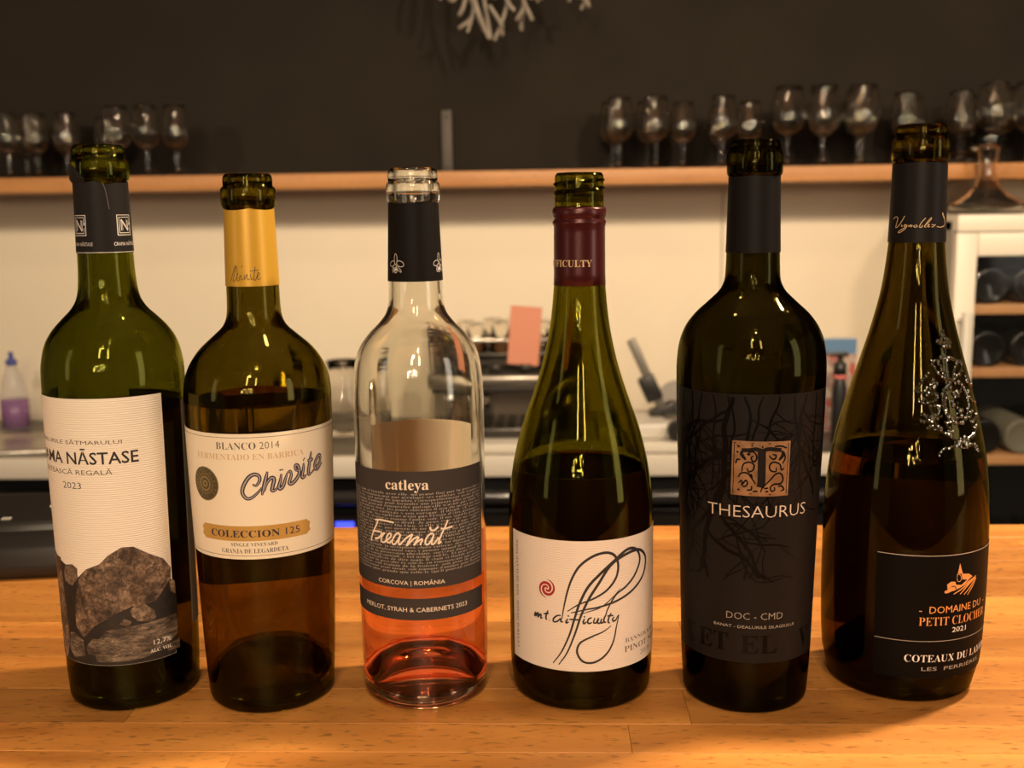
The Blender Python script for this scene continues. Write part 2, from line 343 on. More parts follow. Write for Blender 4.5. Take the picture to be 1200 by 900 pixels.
# ------------------------------------------------------------------ traced artwork (degrees round the bottle, mm above its base)
TR={"freamat":[[[-43.8,108.6],[-37.9,109.2],[-30.5,109.0],[-24.4,108.5]],
[[-40.1,108.8],[-42.6,105.6],[-45.8,102.0],[-48.6,98.3],[-49.1,96.0]],
[[-47.3,102.1],[-42.8,102.3],[-38.3,102.5]],
[[-37.4,102.8],[-37.1,101.3],[-39.0,99.4],[-43.2,97.8],[-43.6,98.2],[-39.9,99.1],[-35.7,101.5],[-33.7,102.1],[-35.5,100.8],[-37.3,98.9],[-37.0,97.1],[-34.9,96.8],[-32.0,98.0]],
[[-32.0,98.0],[-28.0,100.1],[-27.5,102.1],[-29.0,102.2],[-30.9,100.8],[-32.1,98.7],[-31.2,97.2],[-28.9,97.2],[-26.2,98.7]],
[[-19.1,102.1],[-20.9,102.9],[-23.1,101.9],[-25.4,99.6],[-26.6,97.5],[-25.2,96.3],[-23.0,97.3],[-20.0,100.1],[-18.8,102.1],[-19.6,100.1],[-20.6,97.9],[-19.8,96.4],[-18.0,97.5],[-13.7,100.3],[-9.6,102.1],[-8.6,102.1],[-10.7,99.7],[-13.6,96.1],[-11.1,97.7],[-7.0,100.1],[-3.7,101.0],[-4.4,99.5],[-7.5,96.4],[-5.1,97.9],[-1.7,99.4],[-0.1,99.3],[-1.5,97.6],[-1.9,96.3]],
[[9.3,101.8],[8.0,102.6],[5.3,101.8],[2.9,99.7],[2.2,97.5],[3.8,96.4],[6.2,97.8],[8.6,100.3],[9.5,101.8],[8.4,99.5],[7.5,97.3],[8.1,96.4],[10.2,97.2],[13.7,100.0]],
[[22.1,109.0],[20.2,106.3],[16.9,102.4],[14.7,99.5],[13.2,96.7],[14.6,96.9],[15.7,97.7]],
[[15.6,104.7],[20.1,104.5],[26.4,105.0]],
[[6.6,106.3],[6.8,105.0],[8.4,104.2],[11.1,104.6],[13.6,106.2]]],"mt":[[[-38.3,53.0],[-37.4,55.1],[-36.6,55.0],[-37.0,53.2],[-34.9,55.3],[-34.3,55.2],[-34.7,53.1],[-32.5,55.0],[-31.7,54.6],[-32.1,52.8],[-30.6,53.3]],
[[-25.6,58.1],[-27.1,55.5],[-27.5,53.2],[-26.4,52.9]],
[[-29.4,55.7],[-24.9,56.5]],
[[-24.6,52.6],[-24.2,52.5]],
[[-15.2,56.3],[-18.2,55.9],[-21.0,54.0],[-21.1,52.3],[-18.3,52.6],[-15.2,54.8]],
[[-14.9,54.6],[-15.2,52.9],[-13.5,52.7]],
[[-9.9,54.7],[-11.2,53.1],[-10.9,52.3],[-9.2,53.0]],
[[-9.9,56.0],[-9.0,56.6]],
[[-8.9,54.5],[-0.5,54.4]],
[[2.7,55.0],[1.7,53.3],[2.4,52.2],[4.0,53.3]],
[[2.1,56.2],[3.2,56.1]],
[[8.2,55.6],[5.9,54.9],[5.0,53.0],[6.3,52.3],[8.2,52.9]],
[[10.5,55.3],[9.5,53.1],[10.2,52.4],[11.8,52.8],[13.3,54.9],[12.5,52.8],[13.5,52.0],[14.8,52.6]],
[[15.8,54.7],[15.1,52.8],[15.8,52.1],[17.5,52.9]],
[[19.5,57.1],[17.8,54.8],[17.5,52.7],[19.2,52.3]],
[[23.4,57.2],[21.6,55.0],[20.9,52.4],[22.3,51.5]],
[[20.2,55.8],[25.2,55.6]],
[[25.9,54.8],[24.5,53.5],[25.2,52.4],[27.0,52.7],[29.6,55.3]]],"loops":[[[-14.4,54.4],[-12.9,61.0],[-10.1,70.0],[-6.2,78.2],[-0.3,85.1],[9.3,90.1],[19.2,91.6],[26.2,89.4],[29.3,83.9],[27.5,76.9],[20.3,70.7],[10.3,66.5],[-1.5,63.1],[-10.2,58.9]],
[[-21.8,28.2],[-14.8,35.6],[-8.6,45.8],[-4.2,56.5],[-0.4,64.7],[6.0,73.5],[15.8,80.7],[26.2,86.6],[35.1,90.8],[42.2,91.6],[48.7,89.1],[51.5,83.0],[45.5,75.9],[36.6,70.8],[27.5,67.2],[20.9,60.2],[18.3,55.1]],
[[-17.2,27.8],[-10.4,35.5],[-4.3,46.8],[0.0,56.6],[6.0,66.2],[13.6,74.8],[21.5,83.1],[29.9,87.4],[42.2,89.8],[52.3,88.9],[59.9,83.0],[56.6,74.6],[45.5,68.5],[31.2,64.3],[16.9,61.7],[3.8,60.2],[-7.5,58.2]],
[[-3.2,57.2],[6.0,59.0],[15.8,61.4],[25.0,66.2],[31.2,70.4]],
[[30.0,55.5],[28.1,50.0],[25.1,40.6],[19.2,33.8],[10.2,29.9],[1.5,30.5],[-3.0,35.8],[-0.6,41.2],[8.1,44.7],[16.9,47.1],[23.3,49.9]]],"chivite":[[[-7.7,132.6],[-5.1,131.9],[-2.4,134.4],[-2.7,137.0],[-6.1,138.0],[-10.4,136.4],[-14.4,132.1],[-15.7,128.2],[-13.2,125.2],[-9.5,125.1],[-4.6,127.6],[-0.8,130.7]],
[[3.7,139.2],[2.2,135.0],[0.4,130.4],[-1.1,126.4]],
[[0.9,128.6],[2.9,132.8],[6.4,135.6],[8.4,134.6],[7.3,131.2],[6.6,128.7],[8.7,128.6],[10.9,130.1]],
[[14.1,137.2],[13.3,133.8],[11.8,130.2],[13.0,129.1],[15.3,130.6],[17.0,133.9],[18.8,137.2]],
[[14.2,139.8],[14.3,138.9]],
[[18.8,137.2],[21.1,138.0],[21.9,135.6],[20.1,131.8],[22.0,131.0],[25.5,132.6],[28.8,136.1],[27.9,140.1],[25.6,140.6],[26.1,138.1],[29.9,137.0]],
[[33.0,141.2],[32.5,137.8],[31.2,134.0],[32.6,133.2],[35.3,134.4]],
[[33.0,143.4],[33.9,142.9]],
[[40.8,146.6],[39.3,142.2],[37.4,136.7],[37.7,134.3],[40.2,134.6]],
[[36.5,141.9],[42.7,142.1]],
[[40.2,134.6],[45.1,137.0],[50.1,139.8],[50.8,142.8],[47.8,142.8],[44.3,139.3],[44.6,136.4],[47.9,135.9],[52.8,138.9]]],"tee":[[[-5.2,149.1],[0.5,149.3],[5.2,149.8],[10.1,149.0],[14.9,149.9],[24.5,149.1]],
[[-4.9,148.9],[-5.1,146.8],[-2.1,144.0]],
[[25.2,148.8],[25.7,146.2],[22.8,143.7]],
[[9.5,149.0],[9.8,140.1],[9.8,131.8],[9.0,129.2]],
[[-1.5,146.9],[2.3,148.5],[5.3,147.0],[5.7,144.4],[3.4,143.1],[1.8,145.2],[3.6,146.3]],
[[-1.0,139.5],[0.2,137.6],[3.5,138.8],[4.0,141.4],[0.7,142.8],[-3.8,141.6],[-4.9,137.6]],
[[-7.6,134.5],[-5.2,136.8],[-0.3,136.7],[2.8,133.9],[5.6,130.9]],
[[21.1,139.9],[20.6,137.7],[16.7,138.3],[15.6,140.9],[18.4,142.8],[23.6,141.5],[25.1,138.4],[27.4,139.4]],
[[9.4,126.6],[10.9,129.2],[15.7,132.6],[20.6,136.2],[24.6,136.5],[26.8,133.6],[24.9,131.0],[19.6,130.8],[16.8,129.1],[17.9,127.1],[20.4,127.7],[19.7,129.3]],
[[-7.2,131.4],[-5.1,132.8],[-4.1,131.1],[-1.8,133.0],[-0.5,131.2],[-2.9,129.4],[-5.4,131.1]],
[[15.1,146.5],[17.0,144.8],[19.6,144.5],[20.4,146.4],[17.5,146.9]],
[[-9.6,141.8],[-8.4,144.0],[-6.0,144.1]],
[[19.2,151.2],[24.4,151.2],[28.8,150.0]],
[[26.6,147.9],[27.8,144.8],[25.9,141.7]],
[[-8.1,127.9],[-6.2,127.7]],
[[-1.0,127.7],[2.3,128.0],[2.6,130.0]],
[[23.0,129.4],[25.6,129.7],[27.8,127.8],[25.1,126.9]],
[[3.6,127.0],[7.3,127.2]],
[[12.1,128.5],[15.2,128.9]],
[[12.8,126.8],[15.3,127.2]],
[[-8.6,151.6],[-6.7,150.8]],
[[-9.1,148.5],[-7.6,147.7]],
[[10.0,151.6],[10.0,150.5]],
[[2.2,152.2],[2.5,151.3]],
[[-0.6,146.5],[1.2,147.2]],
[[1.8,136.5],[3.1,134.4]]],"teeframe":[[[-12.3,154.2],[2.1,154.0],[16.0,153.9],[31.9,153.7],[31.6,124.3],[17.4,124.2],[1.2,124.5],[-13.2,124.8],[-12.3,154.2]]],"church":[[[40.2,81.9],[38.7,76.1],[42.8,75.7]],
[[42.0,75.8],[48.9,74.9],[52.8,72.9],[48.4,71.6],[42.7,72.5]],
[[38.3,75.9],[38.7,71.8],[41.6,71.9],[41.2,74.9]],
[[30.7,70.5],[33.5,72.0],[36.9,71.7],[37.7,69.9],[42.2,69.4],[45.2,70.8],[48.3,72.1],[51.8,73.3],[48.4,71.1],[42.2,68.5],[36.6,67.1],[31.3,65.6],[29.1,65.7],[29.0,66.9],[31.2,67.5]],
[[56.8,72.7],[46.9,69.8],[35.2,66.7]],
[[55.8,72.4],[45.4,68.1],[36.1,64.7]],
[[56.4,72.0],[48.7,68.6],[41.5,64.2]],
[[56.4,71.8],[51.5,67.7],[45.0,63.5]],
[[57.0,71.4],[53.4,67.4],[48.4,63.0]]],"vign":[[[-56.1,266.7],[-48.7,268.0],[-42.5,267.3],[-44.7,264.7],[-47.0,262.2],[-40.0,263.0],[-31.6,265.9],[-26.3,268.4]],
[[-31.8,263.8],[-32.2,262.8],[-29.3,263.1]],
[[-22.0,263.8],[-26.4,263.5],[-25.1,262.7],[-20.3,263.5],[-23.8,261.5],[-35.2,259.5],[-39.2,259.6],[-35.5,260.6],[-22.8,262.4]],
[[-16.5,263.5],[-16.9,262.7],[-12.3,263.7],[-12.6,262.5],[-9.2,263.5]],
[[-5.1,263.4],[-7.0,262.7],[-2.9,262.4],[0.1,262.9],[-3.1,263.8]],
[[15.8,267.3],[7.9,264.9],[4.2,262.6],[8.3,262.3],[10.2,263.5]],
[[13.4,262.6],[20.4,265.4],[27.9,267.4],[25.8,266.0],[14.4,262.9],[17.6,262.3]],
[[19.7,262.6],[23.9,263.7],[21.7,263.7],[20.8,262.6],[25.2,262.6]],
[[28.4,263.7],[34.4,263.4],[32.1,262.5],[28.6,262.5]],
[[34.5,263.1],[38.2,263.7]],
[[41.0,262.6],[51.5,262.2],[66.4,263.2],[66.9,265.8],[57.1,269.0],[58.9,269.7],[65.4,266.7]]],"rocks":[[[-65.6,74.4],[-58.2,84.8],[-45.7,84.5],[-43.4,78.8],[-35.1,83.9],[-22.8,87.1],[-15.0,92.0],[-4.0,96.1],[5.2,95.7],[16.7,90.6],[29.3,85.7],[36.1,79.3],[35.3,72.6],[39.9,70.0],[41.1,50.5],[41.5,31.0],[9.6,30.8],[-13.4,30.2],[-32.8,30.4],[-46.8,30.5],[-62.1,32.6]],
[[-50.1,61.1],[-43.7,77.1],[-35.1,83.9],[-22.8,87.1],[-15.0,92.0],[-4.0,96.1],[5.2,95.7],[16.7,90.6],[29.3,85.7],[36.1,79.3],[35.4,73.4],[20.3,62.4],[-0.5,61.7],[-12.7,58.3],[-31.3,51.5],[-42.8,43.9],[-50.4,50.0]],
[[-62.2,79.2],[-58.2,84.8],[-48.9,85.9],[-43.4,83.8],[-44.4,77.8],[-51.4,73.3],[-60.7,75.1]],
[[-0.7,60.0],[4.3,62.5],[11.4,62.0],[18.5,57.5],[20.0,53.0],[15.3,51.2],[4.5,53.1],[0.1,56.5]],
[[-32.9,34.3],[-28.2,43.9],[-21.1,49.1],[0.7,50.5],[19.2,51.4],[39.5,51.7],[39.9,40.2],[30.0,35.4],[9.7,31.3],[-13.3,30.5],[-31.4,30.5]],
[[-41.2,38.9],[-33.7,44.1],[-28.2,43.9],[-32.9,34.3],[-39.5,34.7]],
[[33.8,72.0],[39.2,71.4],[39.9,63.0],[34.6,65.8]],
[[-60.0,45.2],[-53.1,46.2],[-43.1,42.2],[-42.9,33.5],[-56.5,31.0],[-62.7,35.2]],
[[-10.4,52.2],[-5.9,55.3],[-0.2,53.1],[-2.8,50.8]],
[[28.5,35.7],[41.2,36.4],[41.5,31.0],[28.8,31.3]]],"crest":[[[41.7,205.8],[38.7,202.9],[31.9,200.0],[42.0,200.3],[49.7,199.6],[44.3,201.7],[41.7,205.8]],
[[43.2,199.7],[40.8,194.8]],
[[36.8,198.4],[48.7,198.1]],
[[22.5,190.1],[25.1,187.1],[28.7,184.1],[41.3,180.7],[57.1,183.1],[67.1,188.7],[52.1,190.4],[43.6,191.7],[33.0,191.4],[22.5,190.1]],
[[28.0,190.0],[33.7,185.9],[34.7,181.9]],
[[40.8,191.8],[39.3,181.8]],
[[58.4,189.1],[49.0,185.5],[45.3,181.1]],
[[43.3,179.7],[33.0,176.0],[29.4,169.2],[31.7,162.2],[38.1,158.0],[48.7,158.4],[58.1,163.8],[61.3,170.7],[56.0,177.1],[43.3,179.7]],
[[41.3,177.8],[34.5,174.0],[32.0,168.1],[34.4,162.1],[40.6,159.9],[48.8,161.4]],
[[17.6,184.2],[13.5,181.2],[7.1,177.2],[6.2,174.7],[12.3,174.3],[17.8,177.2],[21.9,180.2],[24.7,179.2],[21.4,176.2]],
[[8.0,171.3],[12.0,168.4],[18.8,169.3],[25.4,172.2],[22.0,174.2],[15.7,173.3]],
[[11.9,163.4],[16.5,160.5],[23.1,162.4],[26.2,166.3],[22.0,167.3]],
[[11.0,159.5],[18.0,159.5],[28.2,162.3]],
[[13.8,171.3],[18.4,165.4],[19.6,159.5],[25.3,154.5]],
[[14.7,156.5],[22.3,155.5],[31.3,151.4],[41.1,147.9]],
[[22.7,141.7],[27.4,144.6],[37.2,146.2],[45.1,148.7],[51.7,149.2]],
[[68.3,181.4],[70.8,177.2],[79.4,175.5]],
[[66.0,173.4],[66.0,169.3],[76.5,166.4]],
[[62.9,163.4],[57.4,157.8],[69.0,158.8],[75.1,161.3]],
[[51.7,149.2],[60.9,151.4],[71.4,156.5]],
[[29.4,159.3],[33.6,154.2],[35.1,153.2]],
[[41.3,148.9],[49.1,147.9],[49.4,144.8],[41.6,145.4],[41.3,148.9]],
[[51.0,146.7],[59.1,144.5],[62.6,142.1]],
[[38.2,168.9],[40.8,167.3]],
[[45.6,165.1],[49.8,163.9],[44.7,162.7]],
[[46.0,174.6],[47.6,172.5]],
[[42.1,173.7],[43.6,171.7],[52.6,174.2]]]}
# ------------------------------------------------------------------ setting
cream = pm('cream_wall_paint', (.80, .70, .55), .7, noise=.035, nscale=3)
black_wall = pm('blackboard_paint', (.022, .0175, .0135), .85, noise=.1, nscale=5, spec=.08)
def struct(name, a, b, mat, bev=0):
    o = boxo(name, a, b, mat, None, bev) if bev else boxo(name, a, b, mat, None, 0)
    return tag(o, kind='structure')
struct('floor', (-4, -4.5, -.05), (4, 2.65, 0), pm('dark_floor', (.10, .07, .05), .5))
struct('ceiling', (-4, -4.5, 2.85), (4, 2.65, 2.9), pm('dark_ceiling', (.10, .08, .065), .8))
struct('wall_back', (-4, 2.66, 0), (4, 2.76, 1.50), cream)
struct('wall_back_upper', (-4, 2.655, 1.50), (4, 2.76, 2.85), black_wall)
struct('wall_rear', (-4, -4.6, 0), (4, -4.5, 2.85), pm('rear_wall_paint', (.22, .15, .10), .8))
for x in (-.70, .42):
    struct('trim_%d' % (1 if x < 0 else 2), (x, 2.656, .92), (x+.004, 2.662, 1.47), pm('panel_joint', (.52, .45, .35), .7))

# ------------------------------------------------------------------ bar top of wooden staves
oak = wood_mat('beech_stave', (.45, .165, .032), (.68, .29, .064), rnd=.55)
bar = thing('bar_counter', 'orange-brown butcher-block wooden bar top under the six bottles', 'counter', (0, .6, BAR))
ys = [.25, .296, .342, .388, .433, .475, .5165, .548, .5915, .637, .668, .696, .742, .782, .822, .853, .882, .921]
boxo('core', (-1.5, .251-.6, -.052), (1.5, .919-.6, -.030), pm('core_wood', (.3, .14, .05), .6), bar, 0)
boxo('front_panel', (-1.5, .30-.6, -1.148), (1.5, .86-.6, -.054), pm('bar_body', (.05, .035, .025), .6), bar, 0)
cache = {}
for i in range(len(ys)-1):
    x = -1.5 - random.random()*.3; w = ys[i+1]-ys[i]
    while x < 1.5:
        L = random.choice((.31, .43, .56, .68)); x1 = min(x+L, 1.5)
        if 1.5-x1 < .12: x1 = 1.5
        xs = max(x, -1.5)
        if x1 > xs+.01:
            ln = x1-xs; key = (round(ln, 4), round(w, 4))
            if key not in cache:
                bm = bmesh.new(); g = .00008; box(bm, -ln/2+g, ln/2-g, -w/2+g, w/2-g, -.032, 0, .00025 if i != len(ys)-2 else .0012, 1)
                o = bobj('stave', bm, oak, bar); cache[key] = o.data
            else:
                o = bpy.data.objects.new('stave', cache[key]); COL.objects.link(o); o.parent = bar
            o.location = ((xs+x1)/2, (ys[i]+ys[i+1])/2-.6, 0)
        x = x1
        if x >= 1.499: break

# ------------------------------------------------------------------ papers, foils and inks
def paper(name, col, rib=0, rough=.55, dirz=True):
    m, nt, p = new_mat(name); p.inputs['Base Color'].default_value = (*col, 1); p.inputs['Roughness'].default_value = rough; p.inputs['Specular IOR Level'].default_value = .12
    tc = nt.nodes.new('ShaderNodeTexCoord'); b = nt.nodes.new('ShaderNodeBump')
    if rib:
        t = nt.nodes.new('ShaderNodeTexWave'); t.bands_direction = 'Z'; t.inputs['Scale'].default_value = rib; t.inputs['Distortion'].default_value = .6
        b.inputs['Strength'].default_value = .6; b.inputs['Distance'].default_value = .0003
    else:
        t = nt.nodes.new('ShaderNodeTexNoise'); t.inputs['Scale'].default_value = 900; b.inputs['Strength'].default_value = .25; b.inputs['Distance'].default_value = .0002
    nt.links.new(tc.outputs['Object'], t.inputs['Vector']); nt.links.new(t.outputs[1 if rib else 0], b.inputs['Height']); nt.links.new(b.outputs[0], p.inputs['Normal'])
    return m
ink = pm('black_ink', (.02, .018, .02), .5); navy = pm('navy_ink', (.018, .02, .05), .5); white_ink = pm('white_ink', (.85, .82, .76), .5)
gold_ink = pm('gold_foil_ink', (.62, .42, .17), .35, .6); palegold = pm('pale_gold_ink', (.62, .43, .22), .5)
copper = pm('copper_ink', (.85, .42, .14), .4, .45); silver = pm('silver_foil', (.75, .70, .63), .35, .4); grey_ink = pm('grey_ink', (.36, .33, .29), .5)
matte_black = pm('matte_black_foil', (.007, .0055, .005), .5, spec=.13)
def thin_paper(name, col, amt=.55):
    m, nt, p = new_mat(name); p.inputs['Base Color'].default_value = (*col, 1); p.inputs['Roughness'].default_value = .7
    tr = nt.nodes.new('ShaderNodeBsdfTranslucent'); tr.inputs[0].default_value = (*col, 1); mx = nt.nodes.new('ShaderNodeMixShader'); mx.inputs[0].default_value = amt
    nt.links.new(p.outputs[0], mx.inputs[1]); nt.links.new(tr.outputs[0], mx.inputs[2]); nt.links.new(mx.outputs[0], nt.nodes['Material Output'].inputs[0]); return m
back_paper = thin_paper('back_label_paper', (.5, .46, .36))
def mm(x): return x

# ---- 1: green bottle, cream label with boulders
b1 = Bottle('green_wine_bottle', 'dark green wine bottle at the left end, tall cream label picturing brown boulders', (-.2456, .5955),
    [(6, 36.3), (20, 36.9), (100, 37.8), (173, 38.4), (190, 38.1), (197, 37.2), (205, 35.0), (212, 31.0), (218.3, 25.4), (224, 19.9), (229.5, 16.9), (236, 15.6), (244, 15.0), (254, 14.7), (280, 14.1), (293.5, 13.9)],
    [(15.0, 293.8), (15.4, 295), (15.4, 303), (14.9, 304.4), (13.9, 305), (13.9, 309.5), (13.4, 311.5), (12.2, 312.7)], 3, 30, 168,
    (.45, .46, .14), (.60, .60, .28), (.64, .52, .24), (.7, .65, .4))
p1 = paper('ribbed_cream_paper', (.86, .79, .68), rib=260)
lb = b1.sheet('front_label', -120, 37, 28.5, 178.5, p1, label='tall cream ribbed paper label with a rock photograph')
b1.sheet('back_label', 62, 168, 40, 172, back_paper)
cp = b1.sheet('capsule', -180, 180, 254.5, 293.2, pm('charcoal_capsule', (.012, .010, .0095), .5, spec=.15), .35, .15,
              ztop=lambda t: -1.0*abs(sin(radians(t*1.7+20)))-1.2*max(0, cos(radians(t-10)*3))**3, label='charcoal neck capsule with a ragged cut top edge')
# torn foil remnant left on the lip
V = []; F = []
for i in range(13):
    th = -105+i*6.2; a = b1.thc+radians(th); hgt = 8.5*(1-max(0, (i-6)/6)**1.3)
    for r, z in ((14.6, 292.3), (15.75, 294.3), (15.75, 294.3+max(hgt-3, .2)), (15.6, 294.3+hgt)):
        V.append((r*1e-3*sin(a), -r*1e-3*cos(a), z*1e-3))
    if i:
        for j in range(3): q = (i-1)*4+j; F.append((q, q+4, q+5, q+1))
mobj('foil_remnant', V, F, pm('charcoal_capsule', (.03, .03, .03), .5), b1.root, True)
fold = b1.strokes(cp, [[(4, 292), (9, 288), (12, 282), (14, 278)]], .35, pm('fold_crease', (.10, .09, .09), .4), .62, name='crease')
b1.strokes(cp, [[(-180+k*10, 254.9) for k in range(37)]], .3, silver, .55, name='bottom_line')
for th in (-56, 47):
    parts = [ribbon([(-4.6, -5.4), (-4.6, 5.4), (4.6, 5.4), (4.6, -5.4), (-4.6, -5.4)], .55), ribbon([(-3.5, -4.2), (-3.5, 4.2), (3.5, 4.2), (3.5, -.2)], .45), ribbon([(3.5, -1.4), (3.5, -4.2), (-3.5, -4.2)], .45)]
    parts += [ribbon([(-2.3, -3.0), (-2.3, 3.0)], .5), ribbon([(-2.3, 3.0), (2.3, -3.0)], .9), ribbon([(2.3, -3.0), (2.3, 2.6)], .5), ribbon([(-1.5, -3.0), (-1.5, 1.2)], .3), ribbon([(1.5, -1.0), (1.5, 3)], .3), ribbon([(3.5, .8), (4.6, .8)], .6)]
    V, F = merge(parts); b1.flat('emblem', V, F, th, 269.5, silver, .6, cp)
    b1.text(cp, 'CRAMA NĂSTASE', th+2, 259.4, 1.9, 15.5, silver, .6)
b1.text(lb, 'CRAMA NĀSTASE', -42, 146.2, 6.6, 75, ink, .3, split=3, thin=.012)
b1.text(lb, 'DEALURILE SĂTMARULUI', -42, 154.8, 2.1, 59, pm('brown_ink', (.12, .08, .05), .6), .3)
b1.text(lb, 'FETEASCĂ REGALĂ', -42, 138.4, 2.6, 47, pm('brown_ink', (.12, .08, .05), .6), .3)
b1.text(lb, '2023', -42, 131.0, 3.7, 12.2, ink, .3, font='serif', thin=-.008)
def rock_mat(name, c1, c2, c3, sc=260, stretch=1):
    m, nt, p = new_mat(name); N = nt.nodes.new; L = nt.links.new
    tc = N('ShaderNodeTexCoord'); mp = N('ShaderNodeMapping'); mp.inputs['Scale'].default_value = (1, 1, stretch); mp.inputs['Rotation'].default_value = (0, .25, 0)
    n = N('ShaderNodeTexNoise'); n.inputs['Scale'].default_value = sc; n.inputs['Detail'].default_value = 10; n.inputs['Roughness'].default_value = .75; n.inputs['Distortion'].default_value = .6
    L(tc.outputs['Object'], mp.inputs[0]); L(mp.outputs[0], n.inputs['Vector'])
    cr = N('ShaderNodeValToRGB'); e = cr.color_ramp.elements; e[0].position = .36; e[0].color = (*c1, 1); e[1].position = .64; e[1].color = (*c3, 1)
    k = e.new(.5); k.color = (*c2, 1); L(n.outputs['Fac'], cr.inputs['Fac'])
    v = N('ShaderNodeTexVoronoi'); v.feature = 'DISTANCE_TO_EDGE'; v.inputs['Scale'].default_value = sc*1.1; L(mp.outputs[0], v.inputs['Vector'])
    r2_ = N('ShaderNodeValToRGB'); r2_.color_ramp.elements[0].color = (.35, .33, .3, 1); r2_.color_ramp.elements[1].position = .08; L(v.outputs['Distance'], r2_.inputs['Fac'])
    mx = N('ShaderNodeMix'); mx.data_type = 'RGBA'; mx.blend_type = 'MULTIPLY'; mx.inputs[0].default_value = .6; L(cr.outputs[0], mx.inputs[6]); L(r2_.outputs[0], mx.inputs[7])
    n3 = N('ShaderNodeTexNoise'); n3.inputs['Scale'].default_value = sc*.3; n3.inputs['Detail'].default_value = 4; L(mp.outputs[0], n3.inputs['Vector'])
    r3 = N('ShaderNodeValToRGB'); r3.color_ramp.elements[0].position = .35; r3.color_ramp.elements[1].position = .62; r3.color_ramp.elements[0].color = (.30, .28, .27, 1); L(n3.outputs['Fac'], r3.inputs['Fac'])
    m3 = N('ShaderNodeMix'); m3.data_type = 'RGBA'; m3.blend_type = 'MULTIPLY'; m3.inputs[0].default_value = 1; L(mx.outputs[2], m3.inputs[6]); L(r3.outputs[0], m3.inputs[7])
    L(m3.outputs[2], p.inputs['Base Color']); p.inputs['Roughness'].default_value = .55; return m
rk = rock_mat('rock_print', (.022, .016, .012), (.17, .11, .072), (.44, .30, .20))
rk2 = rock_mat('slab_print', (.02, .016, .013), (.16, .12, .085), (.38, .29, .21), 200, 3.5)
rkl = rock_mat('pale_rock_print', (.06, .04, .028), (.21, .145, .095), (.46, .34, .23), 300)
shade = pm('rock_gap_print', (.014, .010, .008), .6, noise=.5, nscale=200)
RK = TR['rocks']
b1.poly(lb, [(-95, 28.6)]+[(-95, 92)]+RK[0][1:7]+RK[0][7:15]+[(36.5, 28.6)], shade, .26)
b1.poly(lb, [(-119, 28.6), (-119, 80), (-100, 92), (-84, 88), (-66, 88), (-62, 40), (-70, 28.6)], rk, .29)
for q, m in ((1, rk), (2, rkl), (4, rk2), (5, rk2), (7, rk2), (6, rkl), (8, rkl), (3, rkl), (9, rk2)):
    b1.poly(lb, RK[q], m, .32+.03*(q in (3, 9)))
b1.text(lb, '12,7%', 24.5, 38.9, 2.9, 10.5, white_ink, .42, font='serif')
b1.text(lb, 'ALC. VOL', 23, 34.2, 2.0, 12.8, white_ink, .42, font='serif')

# ---- 2: olive bottle, yellow capsule
b2 = Bottle('olive_wine_bottle', 'olive green wine bottle with yellow neck capsule, second from left', (-.1632, .5924),
    [(6, 35.6), (24, 36.7), (90, 38.8), (160, 40.3), (175.5, 40.4), (184, 39.5), (190, 37.6), (196, 34.4), (201, 30.6), (208, 23.0), (213.9, 17.0), (219, 15.0), (226, 14.4), (236, 14.2), (277, 13.1)],
    [(14.3, 278.6), (14.8, 280), (14.8, 287.3), (14.2, 288.7), (13.2, 289.4), (13.3, 292.6), (12.9, 294.8), (11.8, 296)], 3, 34, 173,
    (.46, .42, .15), (.62, .58, .30), (.80, .63, .32), (.75, .65, .45))
p2 = paper('smooth_cream_paper', (.84, .76, .60), 0, .4)
lb = b2.sheet('front_label', -98, 78, 91, 160, p2, label='wide cream label with slanted navy script')
b2.sheet('back_label', 112, 214, 60, 150, back_paper)
cp = b2.sheet('capsule', -180, 180, 235.8, 277.4, pm('yellow_capsule', (.60, .34, .034), .36, .25), .3, .15, ztop=lambda t: -.9*abs(sin(radians(t*2.3))), label='yellow neck capsule with a thin black signature')
b2.strokes(cp, [[(a-2, z) for a, z in s_] for s_ in [[(-50, 238.6), (-45, 241), (-36, 246), (-33, 247), (-38, 242), (-42, 239), (-36, 239), (-28, 243)], [(-30, 246.5), (-31, 240), (-27, 239), (-24, 242)], [(-22, 242), (-21, 239.4), (-17, 240)], [(-20, 246), (-18, 247.2)], [(-15, 242), (-14, 239.6), (-9, 242.5), (-8, 239.6), (-3, 240)], [(-2, 242.5), (0, 239.6), (4, 240)], [(9, 246.4), (5, 240), (8, 239.2), (12, 241)], [(-3, 244), (16, 244.6)], [(12, 240.6), (17, 242.4), (15, 243.2), (12, 241), (15, 239.4), (20, 240.4)]]], .32, ink, .55, n=5)
brd = pm('border_ink', (.16, .11, .07), .6)
b2.strokes(lb, [[(-96+k*4, 158.0) for k in range(44)], [(-96+k*4, 93.0) for k in range(44)], [(76, 93+k*5) for k in range(14)]], .28, brd, .3, name='border_line', n=2)
b2.text(lb, 'BLANCO 2014', -10.8, 153.6, 3.9, 34.2, pm('dark_brown_ink', (.10, .075, .06), .5), .3, font='serif', thin=-.010)
b2.text(lb, 'FERMENTADO EN BARRICA', -11, 147.6, 3.3, 62, palegold, .3, font='serif', thin=-.010)
b2.strokes(lb, TR['chivite'], 2.3, navy, .30, n=8, taper=.55)
b2.strokes(lb, TR['chivite'], .75, pm('script_inline', (.42, .36, .33), .5), .36, n=8, taper=.75)
olive = pm('seal_olive', (.085, .075, .035), .45, .3)
seal = [discVF(9.4)]
b2.flat('seal', *discVF(9.4, 40), -48.6, 131.8, olive, .30, lb, split=2)
